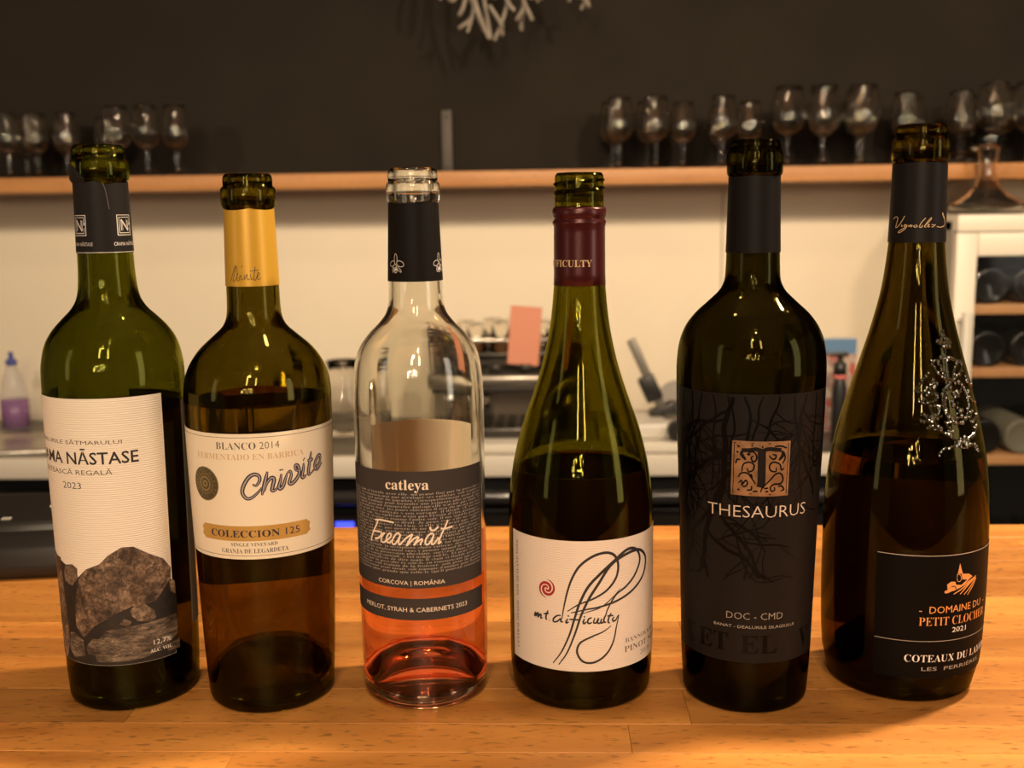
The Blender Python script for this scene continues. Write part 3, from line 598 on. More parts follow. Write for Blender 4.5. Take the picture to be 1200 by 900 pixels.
V, F = merge([ringVF(9.0, .35), ringVF(5.6, .35), ringVF(3.6, .9), ringVF(1.4, 1.2)]+[ribbon([(3.9*cos(a), 3.9*sin(a)), (5.2*cos(a), 5.2*sin(a))], .35) for a in np.linspace(0, 2*pi, 21)])
b2.flat('seal_ring', V, F, -48.6, 131.8, pm('seal_gold', (.30, .23, .10), .4, .5), .36, lb)
for k, ch in enumerate('CHIVITE 125 CHIVITE'):   # ring of small letters round the seal
    if ch == ' ': continue
    V, F = text2d(ch); a = pi/2-k*2*pi/19-.3; cx = sum(v[0] for v in V)/len(V)
    P = []
    for x, y in V:
        lx = (x-cx)*2.7; ly = (y-.35)*2.7; P.append((7.2*cos(a)+lx*sin(a)+ly*cos(a), 7.2*sin(a)-lx*cos(a)+ly*sin(a)))
    b2.flat('seal_letter', P, F, -48.6, 131.8, pm('seal_gold', (.3, .23, .1), .4), .36, lb)
hw, hh = 32.3, 4.2
bp = [(-hw, hh*.55), (-hw+1.6, hh*.75), (-hw+2.4, hh), (hw-2.4, hh), (hw-1.6, hh*.75), (hw, hh*.55), (hw-.8, 0), (hw, -hh*.55), (hw-1.6, -hh*.75), (hw-2.4, -hh), (-hw+2.4, -hh), (-hw+1.6, -hh*.75), (-hw, -hh*.55), (-hw+.8, 0)]
b2.flat('gold_band', bp, [tuple(range(len(bp)))], -9.5, 105.4, pm('gold_band_print', (.60, .38, .10), .4, .35), .30, lb, split=2)
b2.text(lb, 'COLECCION 125', -9, 105.3, 3.9, 50, navy, .37, font='serif')
b2.text(lb, 'SINGLE VINEYARD', -9.3, 99.3, 2.0, 25, ink, .3, font='serif', thin=-.008)
b2.text(lb, 'GRANJA DE LEGARDETA', -9.3, 95.7, 2.5, 36.5, ink, .3, font='serif', thin=-.008)

# ---- 3: clear bottle with rosé
b3 = Bottle('clear_wine_bottle', 'clear glass bottle with red-pink wine and a dark grey label', (-.0736, .5976),
    [(6, 35.8), (32, 36.5), (170, 36.6), (183, 36.0), (190, 35.2), (195.5, 34.0), (200.5, 32.0), (207.7, 26.8), (214.9, 19.9), (219.8, 16.6), (226, 15.2), (236, 14.8), (279, 13.3)],
    [(14.2, 280.2), (14.6, 281.6), (14.6, 289), (14.2, 290), (13.4, 290.6), (13.6, 293), (13.3, 296.4), (12, 298)], 2.6, 29, 97,
    (.95, .94, .90), (.98, .975, .95), (.98, .64, .50), (.99, .86, .78))
p3 = paper('slate_paper', (.050, .042, .038), 0, .6)
lb = b3.sheet('front_label', -84, 63, 71.8, 137, p3, label='dark slate label covered in fine lines of cream text')
ls = b3.sheet('lower_label', -84, 63, 53.6, 65.9, p3, label='narrow dark slate label strip')
b3.sheet('back_label', 118, 236, 60, 152, thin_paper('pale_back_paper', (.95, .90, .80), .85))
cp = b3.sheet('capsule', -180, 180, 237, 279.4, pm('black_paper_capsule', (.006, .0045, .004), .55, spec=.12), .35, .15, ztop=lambda t: .5*sin(radians(t*3)), label='black neck capsule with thin white orchid emblems')
tinted = pm('thin_white_ink', (.6, .55, .52), .5)
for th in (-44, 60.5):
    parts = []
    for cx, cy, rx, ry, an in ((0, 2.6, 1.0, 3.0, 0), (-2.6, .2, 2.1, 1.4, .35), (2.9, .2, 2.3, 1.5, -.35), (-1.9, -3, .5, 1.5, 0), (2.0, -2.6, .6, 2.3, .75), (0, -3.2, 1.0, 1.5, 0)):
        P = [(cx+rx*cos(t)*cos(an)-ry*sin(t)*sin(an), cy+rx*cos(t)*sin(an)+ry*sin(t)*cos(an)) for t in np.linspace(0, 2*pi, 22)]
        parts.append(ribbon(P, .32))
    parts.append(discVF(.8, 12, 0, -2.9))
    V, F = merge(parts); b3.flat('orchid_emblem', V, F, th, 246.5, tinted, .6, cp)
cream_ink = pm('cream_ink', (.86, .74, .60), .5)
b3.text(lb, 'catleya', -12.5, 129.8, 5.6, 24.0, cream_ink, .3, font='serif', split=3)
dim_ink = pm('dim_cream_ink', (.40, .355, .31), .6)
PR = ("mais il était si timide avec elle, qu'ayant fini par la posséder ce soir-là, en commençant par arranger ses catleyas, soit crainte de la froisser, soit peur de paraître rétrospectivement avoir menti, soit manque d'audace pour formuler une exigence plus grande que celle-là (qu'il pouvait renouveler puisqu'elle n'avait pas fâché Odette la première fois), les jours suivants il usa du même prétexte. Si elle avait des catleyas à son corsage, il disait: «C'est malheureux, ce soir, les catleyas n'ont pas besoin d'être arrangés, ils n'ont pas été déplacés comme l'autre soir; il me semble pourtant que celui-ci n'est pas très droit. Je peux voir s'ils ne sentent pas plus que les autres?» Ou bien, si elle n'en avait pas: «Oh! pas de catleyas ce soir, pas moyen de me livrer à mes petits arrangements.» De sorte que, pendant quelque temps, ne fut pas changé l'ordre qu'il avait suivi le premier soir, en débutant par des attouchements de doigts et de lèvres sur la gorge d'Odette et que ce fut par eux encore que commençaient chaque fois ses caresses; et, bien plus tard, quand l'arrangement des catleyas fut depuis longtemps tombé en désuétude, la métaphore «faire catleya», devenue un simple vocable qu'ils employaient sans y penser quand ils voulaient signifier l'acte de la possession physique, survécut dans leur langage, où elle le commémorait, à cet usage oublié. Et peut-être cette manière particulière de dire ")
rows = 26; per = 66; pos = 0; allp = []
for k in range(rows):
    ln = (PR+PR)[pos:pos+per]; pos += per; pos %= len(PR)
    V, F = text2d(serif(ln.strip()), -.012, 1)
    x0 = min(v[0] for v in V); x1 = max(v[0] for v in V); wd = 91.5
    allp.append(([((x-x0)/(x1-x0)*wd-wd/2, y*1.95-k*1.74) for x, y in V], F))
V, F = merge(allp)
b3.flat('fine_text', V, F, -10.5, 124.0, dim_ink, .28, lb)
b3.strokes(lb, TR['freamat'], .95, cream_ink, .42, n=7)
b3.text(lb, 'CORCOVA | ROMÂNIA', -11.8, 74.9, 2.3, 38.5, cream_ink, .3)
b3.text(ls, 'MERLOT, SYRAH & CABERNETS 2023', -10, 59.6, 2.5, 63.5, cream_ink, .3)

# ---- 4: burgundy shape, red screw cap collar
def helix(b, mat):
    bm = bmesh.new(); P = []
    for k in range(110):
        a = k/110*2*pi*2.1; z = 281.2+k/110*9.5; r = 13.35
        P.append((r*1e-3*cos(a), r*1e-3*sin(a), z*1e-3))
    tube(bm, P, [.00015+.00085*min(1, k/8, (109-k)/8) for k in range(110)], 8); return bobj('screw_thread', bm, mat, b.root, True)
b4 = Bottle('slope_shouldered_bottle', 'green slope-shouldered bottle with dark red collar and cream label of looping script', (.0173, .6009),
    [(6, 39.8), (11, 40.8), (52, 41.2), (108, 41.1), (126, 39.2), (148.5, 34.5), (160, 30.9), (171, 26.9), (193, 20.2), (215, 16.0), (233, 14.3), (240, 13.95), (262, 13.65), (276, 13.4)],
    [(13.3, 277), (13.3, 279), (13.3, 291.6), (13.2, 292.6), (12.2, 294.2)], 3, 34, 131,
    (.47, .45, .12), (.64, .62, .26), (.64, .44, .20), (.7, .65, .4))
helix(b4, glass('slope_shouldered_bottle_glass', (.52, .52, .16)))
red = pm('dark_red_capsule', (.062, .008, .009), .28, .35)
V, F = lathe_v([(r*1e-3, z*1e-3) for r, z in [(14.25, 233.2), (14.45, 233.4), (14.25, 240), (14.15, 262), (14.2, 265.5), (14.75, 266.8), (14.75, 267.8), (14.0, 268.8), (13.9, 269.6), (14.6, 270.6), (14.9, 272.2), (14.7, 274.6), (13.9, 275.8), (13.55, 275.6), (13.55, 272), (13.6, 262), (13.9, 250), (14.25, 233.2)]], 72)
cp = mobj('collar', V, F, red, b4.root, True); cp['label'] = 'dark red metal screw-cap collar'
b4.text(cp, 'MT. DIFFICULTY', -55, 245.6, 3.7, 40, palegold, .75, font='serif', split=2)
p4 = paper('cream_laid_paper', (.84, .75, .66), rib=330)
lb = b4.sheet('front_label', -66, 94, 24.5, 98.5, p4, label='cream label with a large looping black script')
b4.sheet('back_label', 128, 232, 28, 122, thin_paper('olive_back_paper', (.45, .40, .25)))
b4.strokes(lb, TR['mt'], 1.0, ink, .32, n=5, taper=.3)
for q, (wd) in enumerate((1.5, 1.65, 1.65, .6, 1.2)):
    b4.strokes(lb, [TR['loops'][q]], wd, ink, .30+.02*q, n=9, taper=.65)
parts = []
for a0 in (0, pi):
    P = [((.4+4.9*t)*cos(a0+.6+t*7.2), (.4+4.9*t)*sin(a0+.6+t*7.2)) for t in np.linspace(0, 1, 34)]
    V = []; F = []
    for i, p in enumerate(P):
        w_ = 1.5*sin(pi*min(1, .12+.88*i/33))**.6*.5+.05; n_ = np.array(p)/np.hypot(*p); V += [tuple(np.array(p)+n_*w_), tuple(np.array(p)-n_*w_)]
    F = [(2*i+1, 2*i+3, 2*i+2, 2*i) for i in range(33)]
    parts.append((V, F))
V, F = merge(parts); b4.flat('spiral', V, F, -26.6, 70.5, pm('red_ink', (.36, .012, .02), .45), .32, lb)
b4.text(lb, 'CENTRAL OTAGO · NEW ZEALAND WINE', -58.5, 62, 2.3, 63, brd, .3, font='serif', rot=90, thin=-.010)
b4.text(lb, 'BANNOCKBURN', 61, 39.6, 2.6, 36, brd, .3, font='serif', thin=-.010)
b4.text(lb, 'PINOT NOIR', 61, 34.6, 3.4, 37, brd, .3, font='serif', thin=-.008)
b4.text(lb, '2019', 60, 29.5, 2.9, 10, brd, .3, font='serif', thin=-.008)

# ---- 5: black label with roots
b5 = Bottle('dark_wine_bottle', 'near-black wine bottle with charcoal root-patterned label and bronze square emblem', (.111, .5931),
    [(6, 34.9), (24, 36.0), (55, 36.8), (105, 38.1), (170, 40.2), (187, 40.4), (195, 39.9), (201.6, 38.9), (209.6, 36.0), (217, 30.8), (224, 23.4), (231, 16.8), (236.6, 14.8), (250, 14.2), (290.5, 13.3)],
    [(14.3, 291.4), (14.7, 292.6), (14.7, 302.5), (14.1, 303.8), (13.4, 304.4), (13.4, 307), (12.8, 308.8), (11.8, 309.8)], 3, 34, 150,
    (.26, .24, .10), (.45, .42, .24), (.64, .40, .22), (.6, .55, .3))
p5 = paper('charcoal_paper', (.011, .009, .008), 0, .5)
lb = b5.sheet('front_label', -76, 80, 30.7, 178.7, p5, label='charcoal label with glossy black roots and silver lettering')
b5.sheet('back_label', 118, 240, 45, 165, pm('dark_back_paper', (.06, .05, .045), .6))
cp = b5.sheet('capsule', -180, 180, 250.3, 290.9, matte_black, .3, .15, ztop=lambda t: -.5*abs(sin(radians(t*2.1))), label='plain matte black neck capsule')
gloss = pm('gloss_black_varnish', (.0015, .0012, .001), .35, spec=.12)
rr = random.Random(21); RT = []
def root(a, z, ang, ln, w, dep):
    P = [(a, z)]
    for _ in range(max(3, int(ln/4))):
        ang += rr.uniform(-.32, .32); ang = ang*.96; a += sin(ang)*4/.68; z -= cos(ang)*4
        if not -74 < a < 78 or z < 76: break
        P.append((a, z))
        if dep and rr.random() < .36: root(a, z, ang+rr.choice((-1, 1))*rr.uniform(.5, 1.0), ln*.55, w*.6, dep-1)
    if len(P) > 1: RT.append((P, w))
for a0 in (-70, -60, -48, -38, -28, -16, -4, 10, 22, 34, 46, 58, 70): root(a0, 177.5, rr.uniform(-.35, .35), rr.uniform(38, 68), rr.uniform(1.1, 1.9), 2)
root(-12, 177, -.05, 100, 3.2, 3)
parts = []
for P, w in RT: parts.append(ribbon([(radians(a)*38.5, z) for a, z in catmull(P, 3)], w, .35))
V, F = merge(parts); r0 = 38.5
mobj('root_pattern', [b5.P(math.degrees(x/r0), z, .28) for x, z in V], F, gloss, lb)
FR = TR['teeframe'][0]; bronze = pm('bronze_foil', (.34, .20, .105), .38, .55, noise=.35, nscale=160)
b5.poly(lb, FR[:-1], bronze, .32, name='bronze_square', split=1.5)
ca = sum(p[0] for p in FR[:-1])/8; cz = sum(p[1] for p in FR[:-1])/8
b5.strokes(lb, [[(ca+(a-ca)*.925, cz+(z-cz)*.925) for a, z in FR]], .42, gloss, .40, n=1, name='frame_line')
TT = TR['tee']
b5.strokes(lb, [TT[0]], 2.2, p5, .42, n=6, name='letter_t'); b5.strokes(lb, [TT[3]], 4.2, p5, .42, n=6, name='letter_t')
b5.strokes(lb, TT[1:3], 1.9, p5, .42, n=6, name='letter_t', taper=.5)
b5.strokes(lb, TT[4:14]+TT[14:], .9, gloss, .44, n=6, name='scrollwork', taper=.3)
b5.text(lb, 'THESAURUS', 9.0, 115.9, 6.6, 55.5, silver, .34, split=3, thin=-.012)
b5.text(lb, 'DOC - CMD', 8, 57.5, 3.9, 30.5, grey_ink, .34, thin=-.015)
b5.text(lb, 'BANAT - DEALURILE SILAGIULUI', 8.4, 51.3, 1.6, 45, grey_ink, .34)
b5.text(lb, 'EL', 12, 41.5, 10.5, 20, gloss, .34, font='serif', split=2); b5.text(lb, 'V', 58, 42, 11, 9, gloss, .34, font='serif', split=2)
b5.text(lb, 'X', -55, 42, 11, 9, gloss, .34, font='serif', split=2); b5.text(lb, 'ET', -28, 42, 10.5, 18, gloss, .34, font='serif', split=2)

# ---- 6: big burgundy shape with embossed crest
b6 = Bottle('embossed_wine_bottle', 'dark green bottle at the right end with embossed crowned crest on its shoulder', (.2053, .6137),
    [(5, 41), (11, 43.0), (33, 44.8), (65, 45.4), (97, 45.3), (118, 44.1), (139, 41.2), (149, 39.1), (169.4, 33.6), (189.5, 27.6), (209.4, 22.0), (229, 17.7), (246, 15.6), (254, 14.9), (297.5, 13.9)],
    [(14.9, 298.4), (15.3, 299.8), (15.3, 308.6), (14.7, 310), (13.5, 310.8), (13.6, 314), (13.1, 316.4), (12, 317.6)], 3.2, 36, 136,
    (.38, .33, .13), (.54, .48, .26), (.66, .48, .22), (.6, .55, .3))
lb = b6.sheet('front_label', -17, 98, 16, 87.3, pm('black_label_paper', (.003, .0025, .002), .5, spec=.08), label='black label with copper village emblem and lettering')
b6.sheet('back_label', 150, 232, 20, 110, back_paper)
b6.strokes(lb, [[(-16.5+k*6, 86.9) for k in range(20)]], .3, silver, .3, name='top_line', n=2)
b6.strokes(lb, [[(-16.5+k*6, 38.2) for k in range(20)]], .35, grey_ink, .3, name='middle_line', n=2)
cp = b6.sheet('capsule', -180, 180, 254, 297.2, pm('dark_capsule', (.009, .007, .0065), .45, spec=.15), .35, .15, ztop=lambda t: -.4*abs(sin(radians(t*2))), label='black neck capsule with a silver handwritten name')
V_ = TR['vign']
b6.strokes(cp, V_, .38, palegold, .6, n=6)
CH = TR['church']
for q in (0, 1, 3): b6.poly(lb, CH[q], copper, .32, name='village_emblem')
b6.strokes(lb, [CH[2]+[CH[2][0]]], .35, copper, .32, n=3, name='village_emblem')
b6.strokes(lb, CH[4:], .75, copper, .36, n=5, name='vine_rows', taper=.4)
b6.strokes(lb, [[(34, 69.0), (36.5, 69.2), (38, 67.4)], [(37, 74), (38.6, 74)]], .6, ink, .38, n=3, name='village_detail')
b6.text(lb, '-  DOMAINE DU  -', 42, 56.4, 4.0, 47, copper, .32)
b6.text(lb, 'PETIT CLOCHER', 42.5, 49.8, 5.0, 47.5, copper, .32, font='serif', split=2, thin=-.012)
b6.text(lb, '2021', 42.8, 44.2, 2.9, 9.6, white_ink, .32)
b6.text(lb, 'COTEAUX DU LAYON', 42.5, 28.2, 4.3, 60, white_ink, .32, font='serif', split=2, thin=-.01)
b6.text(lb, 'LES  PERRIÈRES', 42.5, 22.0, 2.2, 41, grey_ink, .32)
emb = pm('embossed_glass', (.022, .020, .009), .10, 0, .6)
cr_ = b6.tubes(b6.root, TR['crest'], .7, emb, 'embossed_crest', .15, 5, 7)
cr_['label'] = 'raised glass crest of crown, oval shield and leafy branches'
bm = bmesh.new(); rr = random.Random(3)
allp = [p for st in TR['crest'] for p in catmull(st, 3)]
for a, z in allp:
    rad_ = rr.uniform(.6, 1.3)*1e-3
    M = Matrix.Translation(b6.P(a+rr.uniform(-1.5, 1.5), z+rr.uniform(-1, 1), .15)) @ Matrix.Diagonal((rad_, rad_, rad_*rr.uniform(.8, 1.6), 1))
    bmesh.ops.create_icosphere(bm, subdivisions=1, radius=1, matrix=M)
o = bobj('embossed_leaves', bm, emb, b6.root, True); o['kind'] = 'stuff'
b6.flat('shield_field', *discVF(1, 4), 46, 168, emb, .2, cr_)
# ------------------------------------------------------------------ shelf with glasses
shelf_wood = wood_mat('shelf_wood', (.36, .15, .042), (.48, .22, .07), 3, 40, .5, .1, .2, 0)
sh = thing('wall_shelf', 'long orange wooden shelf across the wall carrying the glasses', 'shelf', (0, 2.53, 1.482))
boxo('board', (-3.5, -.13, 0), (3.5, .122, .033), shelf_wood, sh, .002)
steel = pm('brushed_steel', (.55, .50, .44), .32, .9, noise=.1, nscale=60)
br = boxo('bracket', (-.253, .112, .034), (-.228, .121, .186), pm('grey_bracket', (.07, .06, .048), .6, .2), sh, .002)
br['label'] = 'upright grey metal bracket strip behind the shelf'
for z in (.05, .17):
    bm = bmesh.new(); bmesh.ops.create_cone(bm, cap_ends=True, segments=14, radius1=.005, radius2=.004, depth=.004, matrix=Matrix.Translation((-.2405, .110, z)) @ Matrix.Rotation(pi/2, 4, 'X'))
    bobj('screw', bm, pm('dark_screw', (.03, .03, .03), .4, .8), br)
GM = glass('thin_clear_glass', (.98, .97, .95), 1.42, .012)
def wineglass_path(H=.155, R=.0325, foot=.031, rim=.024):
    st = H*.40; P = [(0, .0022), (foot*.6, .0012), (foot, .0006), (foot, .0022), (foot*.5, .005), (.006, .009), (.0038, .016), (.0034, st*.75), (.0045, st-.004), (.012, st+.002)]
    out = [(R*.62, H*.445), (R*.9, H*.53), (R, H*.62), (R*.985, H*.70), (rim+(R-rim)*.5, H*.86), (rim, H)]
    inn = [(rim-.001, H), (rim+(R-rim)*.5-.0012, H*.86), (R*.985-.0013, H*.70), (R-.0014, H*.62), (R*.9-.0015, H*.535), (R*.6-.001, H*.455), (.009, H*.43), (0, H*.424)]
    f = catmull(P[3:]+out, 3); g = catmull(inn, 3)
    return [(max(r, 0), z) for r, z in P[:3]+[tuple(p) for p in f]+[tuple(p) for p in g[:-1]]]+[(0, inn[-1][1])]
def make_glass(H, R, rim):
    V, F = lathe_v([(0, 0)]+wineglass_path(H, R, .031, rim)[1:], 32)
    me = bpy.data.meshes.new('wine_glass'); me.from_pydata(V, [], F); me.materials.append(GM); me.polygons.foreach_set('use_smooth', [True]*len(F)); me.update(); return me
gA = make_glass(.155, .0335, .024); gB = make_glass(.172, .039, .029); gC = make_glass(.142, .030, .022)
ORD = ['first', 'second', 'third', 'fourth', 'fifth', 'sixth', 'seventh', 'eighth', 'ninth', 'tenth', 'eleventh', 'twelfth']
def put(me, x, y, label, group):
    o = bpy.data.objects.new('wine_glass', me); COL.objects.link(o); o.location = (x, y, 1.5152); tag(o, label, 'wine glass', group)
RF = [(.160, gA), (.240, gA), (.300, gC), (.388, gA), (.446, gC), (.530, gB), (.607, gB), (.692, gB), (.785, gA), (.905, gA), (.975, gB), (1.052, gB), (1.14, gA)]
for k, (x, me) in enumerate(RF):
    put(me, x, 2.455, ('stemmed tasting glass at the right end of the front shelf row' if k == 12 else 'stemmed tasting glass, %s from the left in the right-hand front row' % ORD[k]), 'wine glasses on the right of the shelf, front row')
RB = [.150, .232, .395, .630, .712, .83, .95, 1.032, 1.112]
for k, x in enumerate(RB):
    put((gA, gA, gC, gB, gB, gA, gA, gB, gA)[k], x, 2.555, 'stemmed glass half hidden in the back row of the right-hand group, %s from the left' % ORD[k], 'wine glasses on the right of the shelf, back row')
for k, (x, y, me) in enumerate(((-1.218, 2.455, gC), (-1.228, 2.56, gC), (-1.152, 2.455, gC), (-1.135, 2.57, gC), (-1.082, 2.455, gC), (-1.038, 2.57, gC))):
    put(me, x, y, 'small stemmed glass, %s of the cluster at the shelf\'s left end' % ORD[k], 'wine glasses at the left end of the shelf')
for k, x in enumerate((-.965, -.900, -.833)):
    put(gA, x, 2.455, ('left', 'middle', 'right')[k]+' glass of the three stemmed glasses standing right of the leftmost bottle\'s lip', 'three wine glasses left of centre')

# ------------------------------------------------------------------ back worktop, coolers, fridge
wt = thing('back_worktop', 'low steel worktop with pale front edge behind the bar', 'worktop', (0, 2.42, .87))
boxo('top', (-2.2, -.20, .015), (.80, .235, .05), pm('worktop_steel', (.12, .105, .09), .35, .6, noise=.08), wt, .002)
boxo('front_edge', (-2.2, -.222, .008), (.80, -.2005, .052), pm('pale_edge', (.62, .56, .48), .4), wt, .003)
blk = pm('gloss_black_panel', (.007, .006, .006), .35, noise=.1, spec=.2)
for k, x in enumerate((-1.95, -1.25, -.55, .13)):
    c = thing('undercounter_cooler', ('black under-counter cooler behind the card terminal', 'black under-counter cooler behind the leftmost bottles', 'black under-counter cooler behind the clear bottle', 'black under-counter cooler behind the near-black bottle')[k], 'cooler', (x+.33, 2.42, 0), 'coolers under the worktop')
    boxo('body', (-.325, -.17, .01), (.325, .2, .868), blk, c, .004)
    boxo('door', (-.318, -.195, .06), (.318, -.172, .80), pm('cooler_door', (.008, .006, .005), .3, spec=.2), c, .004)
    bm = bmesh.new(); tube(bm, [(-.30, -.225, .835), (.30, -.225, .835)], .016, 14); bobj('handle', bm, pm('black_handle', (.02, .018, .018), .2, coat=.5), c, True)
    if k == 2:
        d = boxo('display', (-.24, -.199, .76), (-.20, -.1955, .775), emit('blue_display', (.05, .08, .9), .8), c, .0005); d['label'] = 'small glowing blue display'
sink = thing('sink', 'steel sink basin with pale rim at the left of the worktop', 'sink', (-1.27, 2.345, .9202))
V, F = lathe_v([(.20, 0), (.205, .006), (.19, .010), (.165, .008), (.15, .002), (.10, .0015), (0, .001)], 48); mobj('basin_rim', [(x*1.3, y*.55, z) for x, y, z in V], F, steel, sink, True)
bm = bmesh.new(); tube(bm, [(-.30, .09, .01), (-.30, .09, .09), (-.29, .07, .12), (-.2, .03, .12), (-.18, .02, .10)], .007, 10); bobj('tap', bm, steel, sink, True)
# wine fridge
fcream = pm('fridge_cream', (.74, .67, .56), .4); fgrey = pm('fridge_side_grey', (.30, .27, .23), .5); dark_in = pm('fridge_interior', (.012, .010, .009), .6)
fr = thing('wine_fridge', 'cream wine fridge with wooden shelves at the right edge', 'fridge', (.838, 2.26, 0))
boxo('side_panel', (0, .03, .02), (.018, .39, 1.395), fgrey, fr, .002); boxo('side_panel', (.612, .03, .02), (.63, .39, 1.395), fgrey, fr, .002)
boxo('top_panel', (0, .0, 1.372), (.63, .39, 1.407), fcream, fr, .003); boxo('back_panel', (.019, .375, .02), (.611, .389, 1.371), dark_in, fr, 0); boxo('bottom_panel', (.019, .03, .02), (.611, .374, .06), dark_in, fr, 0)
d = thing('door_frame', None, None, (0, 0, 0)); del_ = d; d.parent = fr
boxo('stile', (0, 0, .05), (.043, .028, 1.370), fcream, d, .003); boxo('stile', (.587, 0, .05), (.63, .028, 1.370), fcream, d, .003)
boxo('rail', (.0435, 0, 1.322), (.5865, .028, 1.370), fcream, d, .003); boxo('rail', (.0435, 0, .05), (.5865, .028, .10), fcream, d, .003)
boxo('pane', (.0435, .012, .101), (.5865, .016, 1.3215), clear_film('door_glass', (.02, .02, .02), .9), d, 0)
bm = bmesh.new(); tube(bm, [(.014, -.035, .75), (.014, -.035, 1.21)], .009, 12); tube(bm, [(.014, -.035, 1.19), (.014, .0, 1.19)], .006, 8); tube(bm, [(.014, -.035, .78), (.014, .0, .78)], .006, 8); bobj('handle', bm, pm('pale_handle', (.7, .66, .58), .35), d, True)
fwood = wood_mat('fridge_shelf_wood', (.50, .24, .09), (.62, .33, .14), 3, 40, .5, .1, .2, 0)
for k, z in enumerate((.33, .54, .875, 1.065, 1.199)):
    boxo('shelf', (.05, .032, z), (.58, .36, z+.021), fwood, fr, .002)
rr = random.Random(5)
def lying(x, z, shade_):
    V, F = lathe_v([(0, .010), (.030, .002), (.036, 0), (.038, .004), (.038, .19), (.034, .212), (.020, .232), (.014, .245), (.014, .29), (.0, .29)], 24)
    V = [(a, c, b) for a, b, c in V]; F = [tuple(reversed(f)) for f in F]
    return mobj('cellared_bottle', V, F, shade_, None, True, loc=(.838+x, 2.30, z))
dkg = pm('dark_bottle_glass', (.006, .006, .004), .15, spec=.5); cwx = pm('pale_capsule_bottle', (.16, .15, .11), .5)
names = ['third', 'second', 'top']; n_ = 0
for z, row in ((.896, 'shelf level with the bar top'), (1.086, 'middle shelf'), (1.220, 'top shelf'), (.561, 'low shelf'), (.71, 'pile on the low shelf')):
    for i in range(6):
        if row == 'pile on the low shelf' and False: continue
        x = .092+i*.082+rr.uniform(-.001, .001)
        zz = z+.0385
        m = cwx if (row == 'shelf level with the bar top' and i == 1) else dkg
        if row.startswith('pile'): x += .04; zz = .561+.0385+.0655
        if row.startswith('pile') and i == 5: continue
        o = lying(x, zz, m)
        tag(o, ('pale' if m is cwx else 'dark')+' bottle lying in the fridge, '+ORD[i]+' on the '+row, 'wine bottle', 'bottles lying in the fridge')
# decanter and bowl on the fridge
dec = lathe('decanter', [(0, .001), (.07, 0), (.083, .004), (.085, .012), (.078, .020), (.050, .034), (.026, .055), (.017, .085), (.016, .105), (.022, .13), (.037, .158), (.036, .159), (.020, .131), (.0135, .105), (.0145, .086), (.023, .057), (.048, .037), (.074, .022), (.078, .013), (.07, .006), (0, .005)],
            glass('decanter_glass', (.93, .90, .86), 1.48), None, 56, (.925, 2.345, 1.4075))
tag(dec, 'clear glass decanter with a flared neck and wide flat base on the fridge', 'decanter')
bw = lathe('glass_bowl', [(0, .001), (.026, 0), (.030, .004), (.012, .012), (.03, .020), (.055, .042), (.069, .080), (.066, .115), (.056, .145), (.0545, .145), (.0645, .115), (.067, .080), (.053, .044), (.028, .023), (0, .020)],
           glass('decanter_glass', (.93, .9, .86)), None, 48, (.935, 2.54, 1.4075))
tag(bw, 'round clear glass bowl standing behind the decanter', 'bowl')

# ------------------------------------------------------------------ things on the back worktop
TOP = .92
tray = boxo('white_tray', (-.30, 2.225, TOP+.0005), (.31, 2.60, TOP+.022), pm('white_tray', (.62, .57, .49), .35), None, .004)
tag(tray, 'long pale tray board under the coffee machine', 'tray')
TT0 = TOP+.0225
chrome = pm('chrome', (.72, .68, .62), .12, 1.0); dst = pm('dark_steel', (.07, .062, .055), .3, .7); stl = pm('machine_steel', (.28, .25, .21), .28, .8, noise=.2, nscale=14)
beige = pm('machine_beige', (.40, .33, .25), .4)
cm = thing('coffee_machine', 'steel coffee machine behind the clear and slope-shouldered bottles', 'coffee machine', (-.07, 2.42, TT0))
boxo('body', (-.17, .02, .008), (.15, .16, .155), beige, cm, .008)
boxo('drip_tray', (-.17, -.14, .0), (.15, .018, .022), dst, cm, .004)
for k in range(12): boxo('grille_bar', (-.158+k*.0255, -.135, .0222), (-.148+k*.0255, .012, .0255), chrome, cm, .0006, 1)
boxo('hood', (-.18, -.13, .112), (.16, .165, .138), stl, cm, .01, 3)
boxo('dark_panel', (-.165, -.115, .096), (.145, .018, .111), dst, cm, .003)
boxo('cup_rack', (-.175, -.10, .172), (.155, .165, .180), dst, cm, .002)
bm = bmesh.new()
for x in (-.17, .15):
    for y in (-.09, .155): tube(bm, [(x, y, .138), (x, y, .21)], .004, 8)
tube(bm, [(-.17, -.09, .208), (.15, -.09, .208)], .004, 8); tube(bm, [(-.17, .155, .208), (.15, .155, .208)], .004, 8)
bobj('rack_rail', bm, chrome, cm, True)
for x in (-.09, .075):
    g = thing('group_head', None, None, (x, -.07, .07)); g.parent = cm
    lathe('brewing_head', [(0, -.012), (.030, -.012), (.032, 0), (.032, .012), (.026, .026), (0, .026)], chrome, g, 24)
    bm = bmesh.new(); tube(bm, [(0, -.03, -.006), (0, -.075, -.012), (0, -.125, -.018)], [.008, .011, .010], 10); bobj('handle', bm, pm('black_grip', (.015, .013, .012), .4), g, True)
for x in (-.045, .12, .02):
    lathe('knob', [(0, 0), (.014, 0), (.015, .010), (.012, .014), (0, .014)], dst, cm, 20, (x, -.117, .145))
def tumbler(x, y, z, h, r, label, inv=True):
    p = [(0, .002), (r*.78, 0), (r, h), (r-.0015, h), (r*.78-.0015, .005), (0, .005)]
    o = lathe('tumbler', p, GM, None, 28, (x, y, z+(h if inv else 0)))
    if inv: o.rotation_euler.x = pi
    tag(o, label, 'glass', 'glasses on the coffee machine')
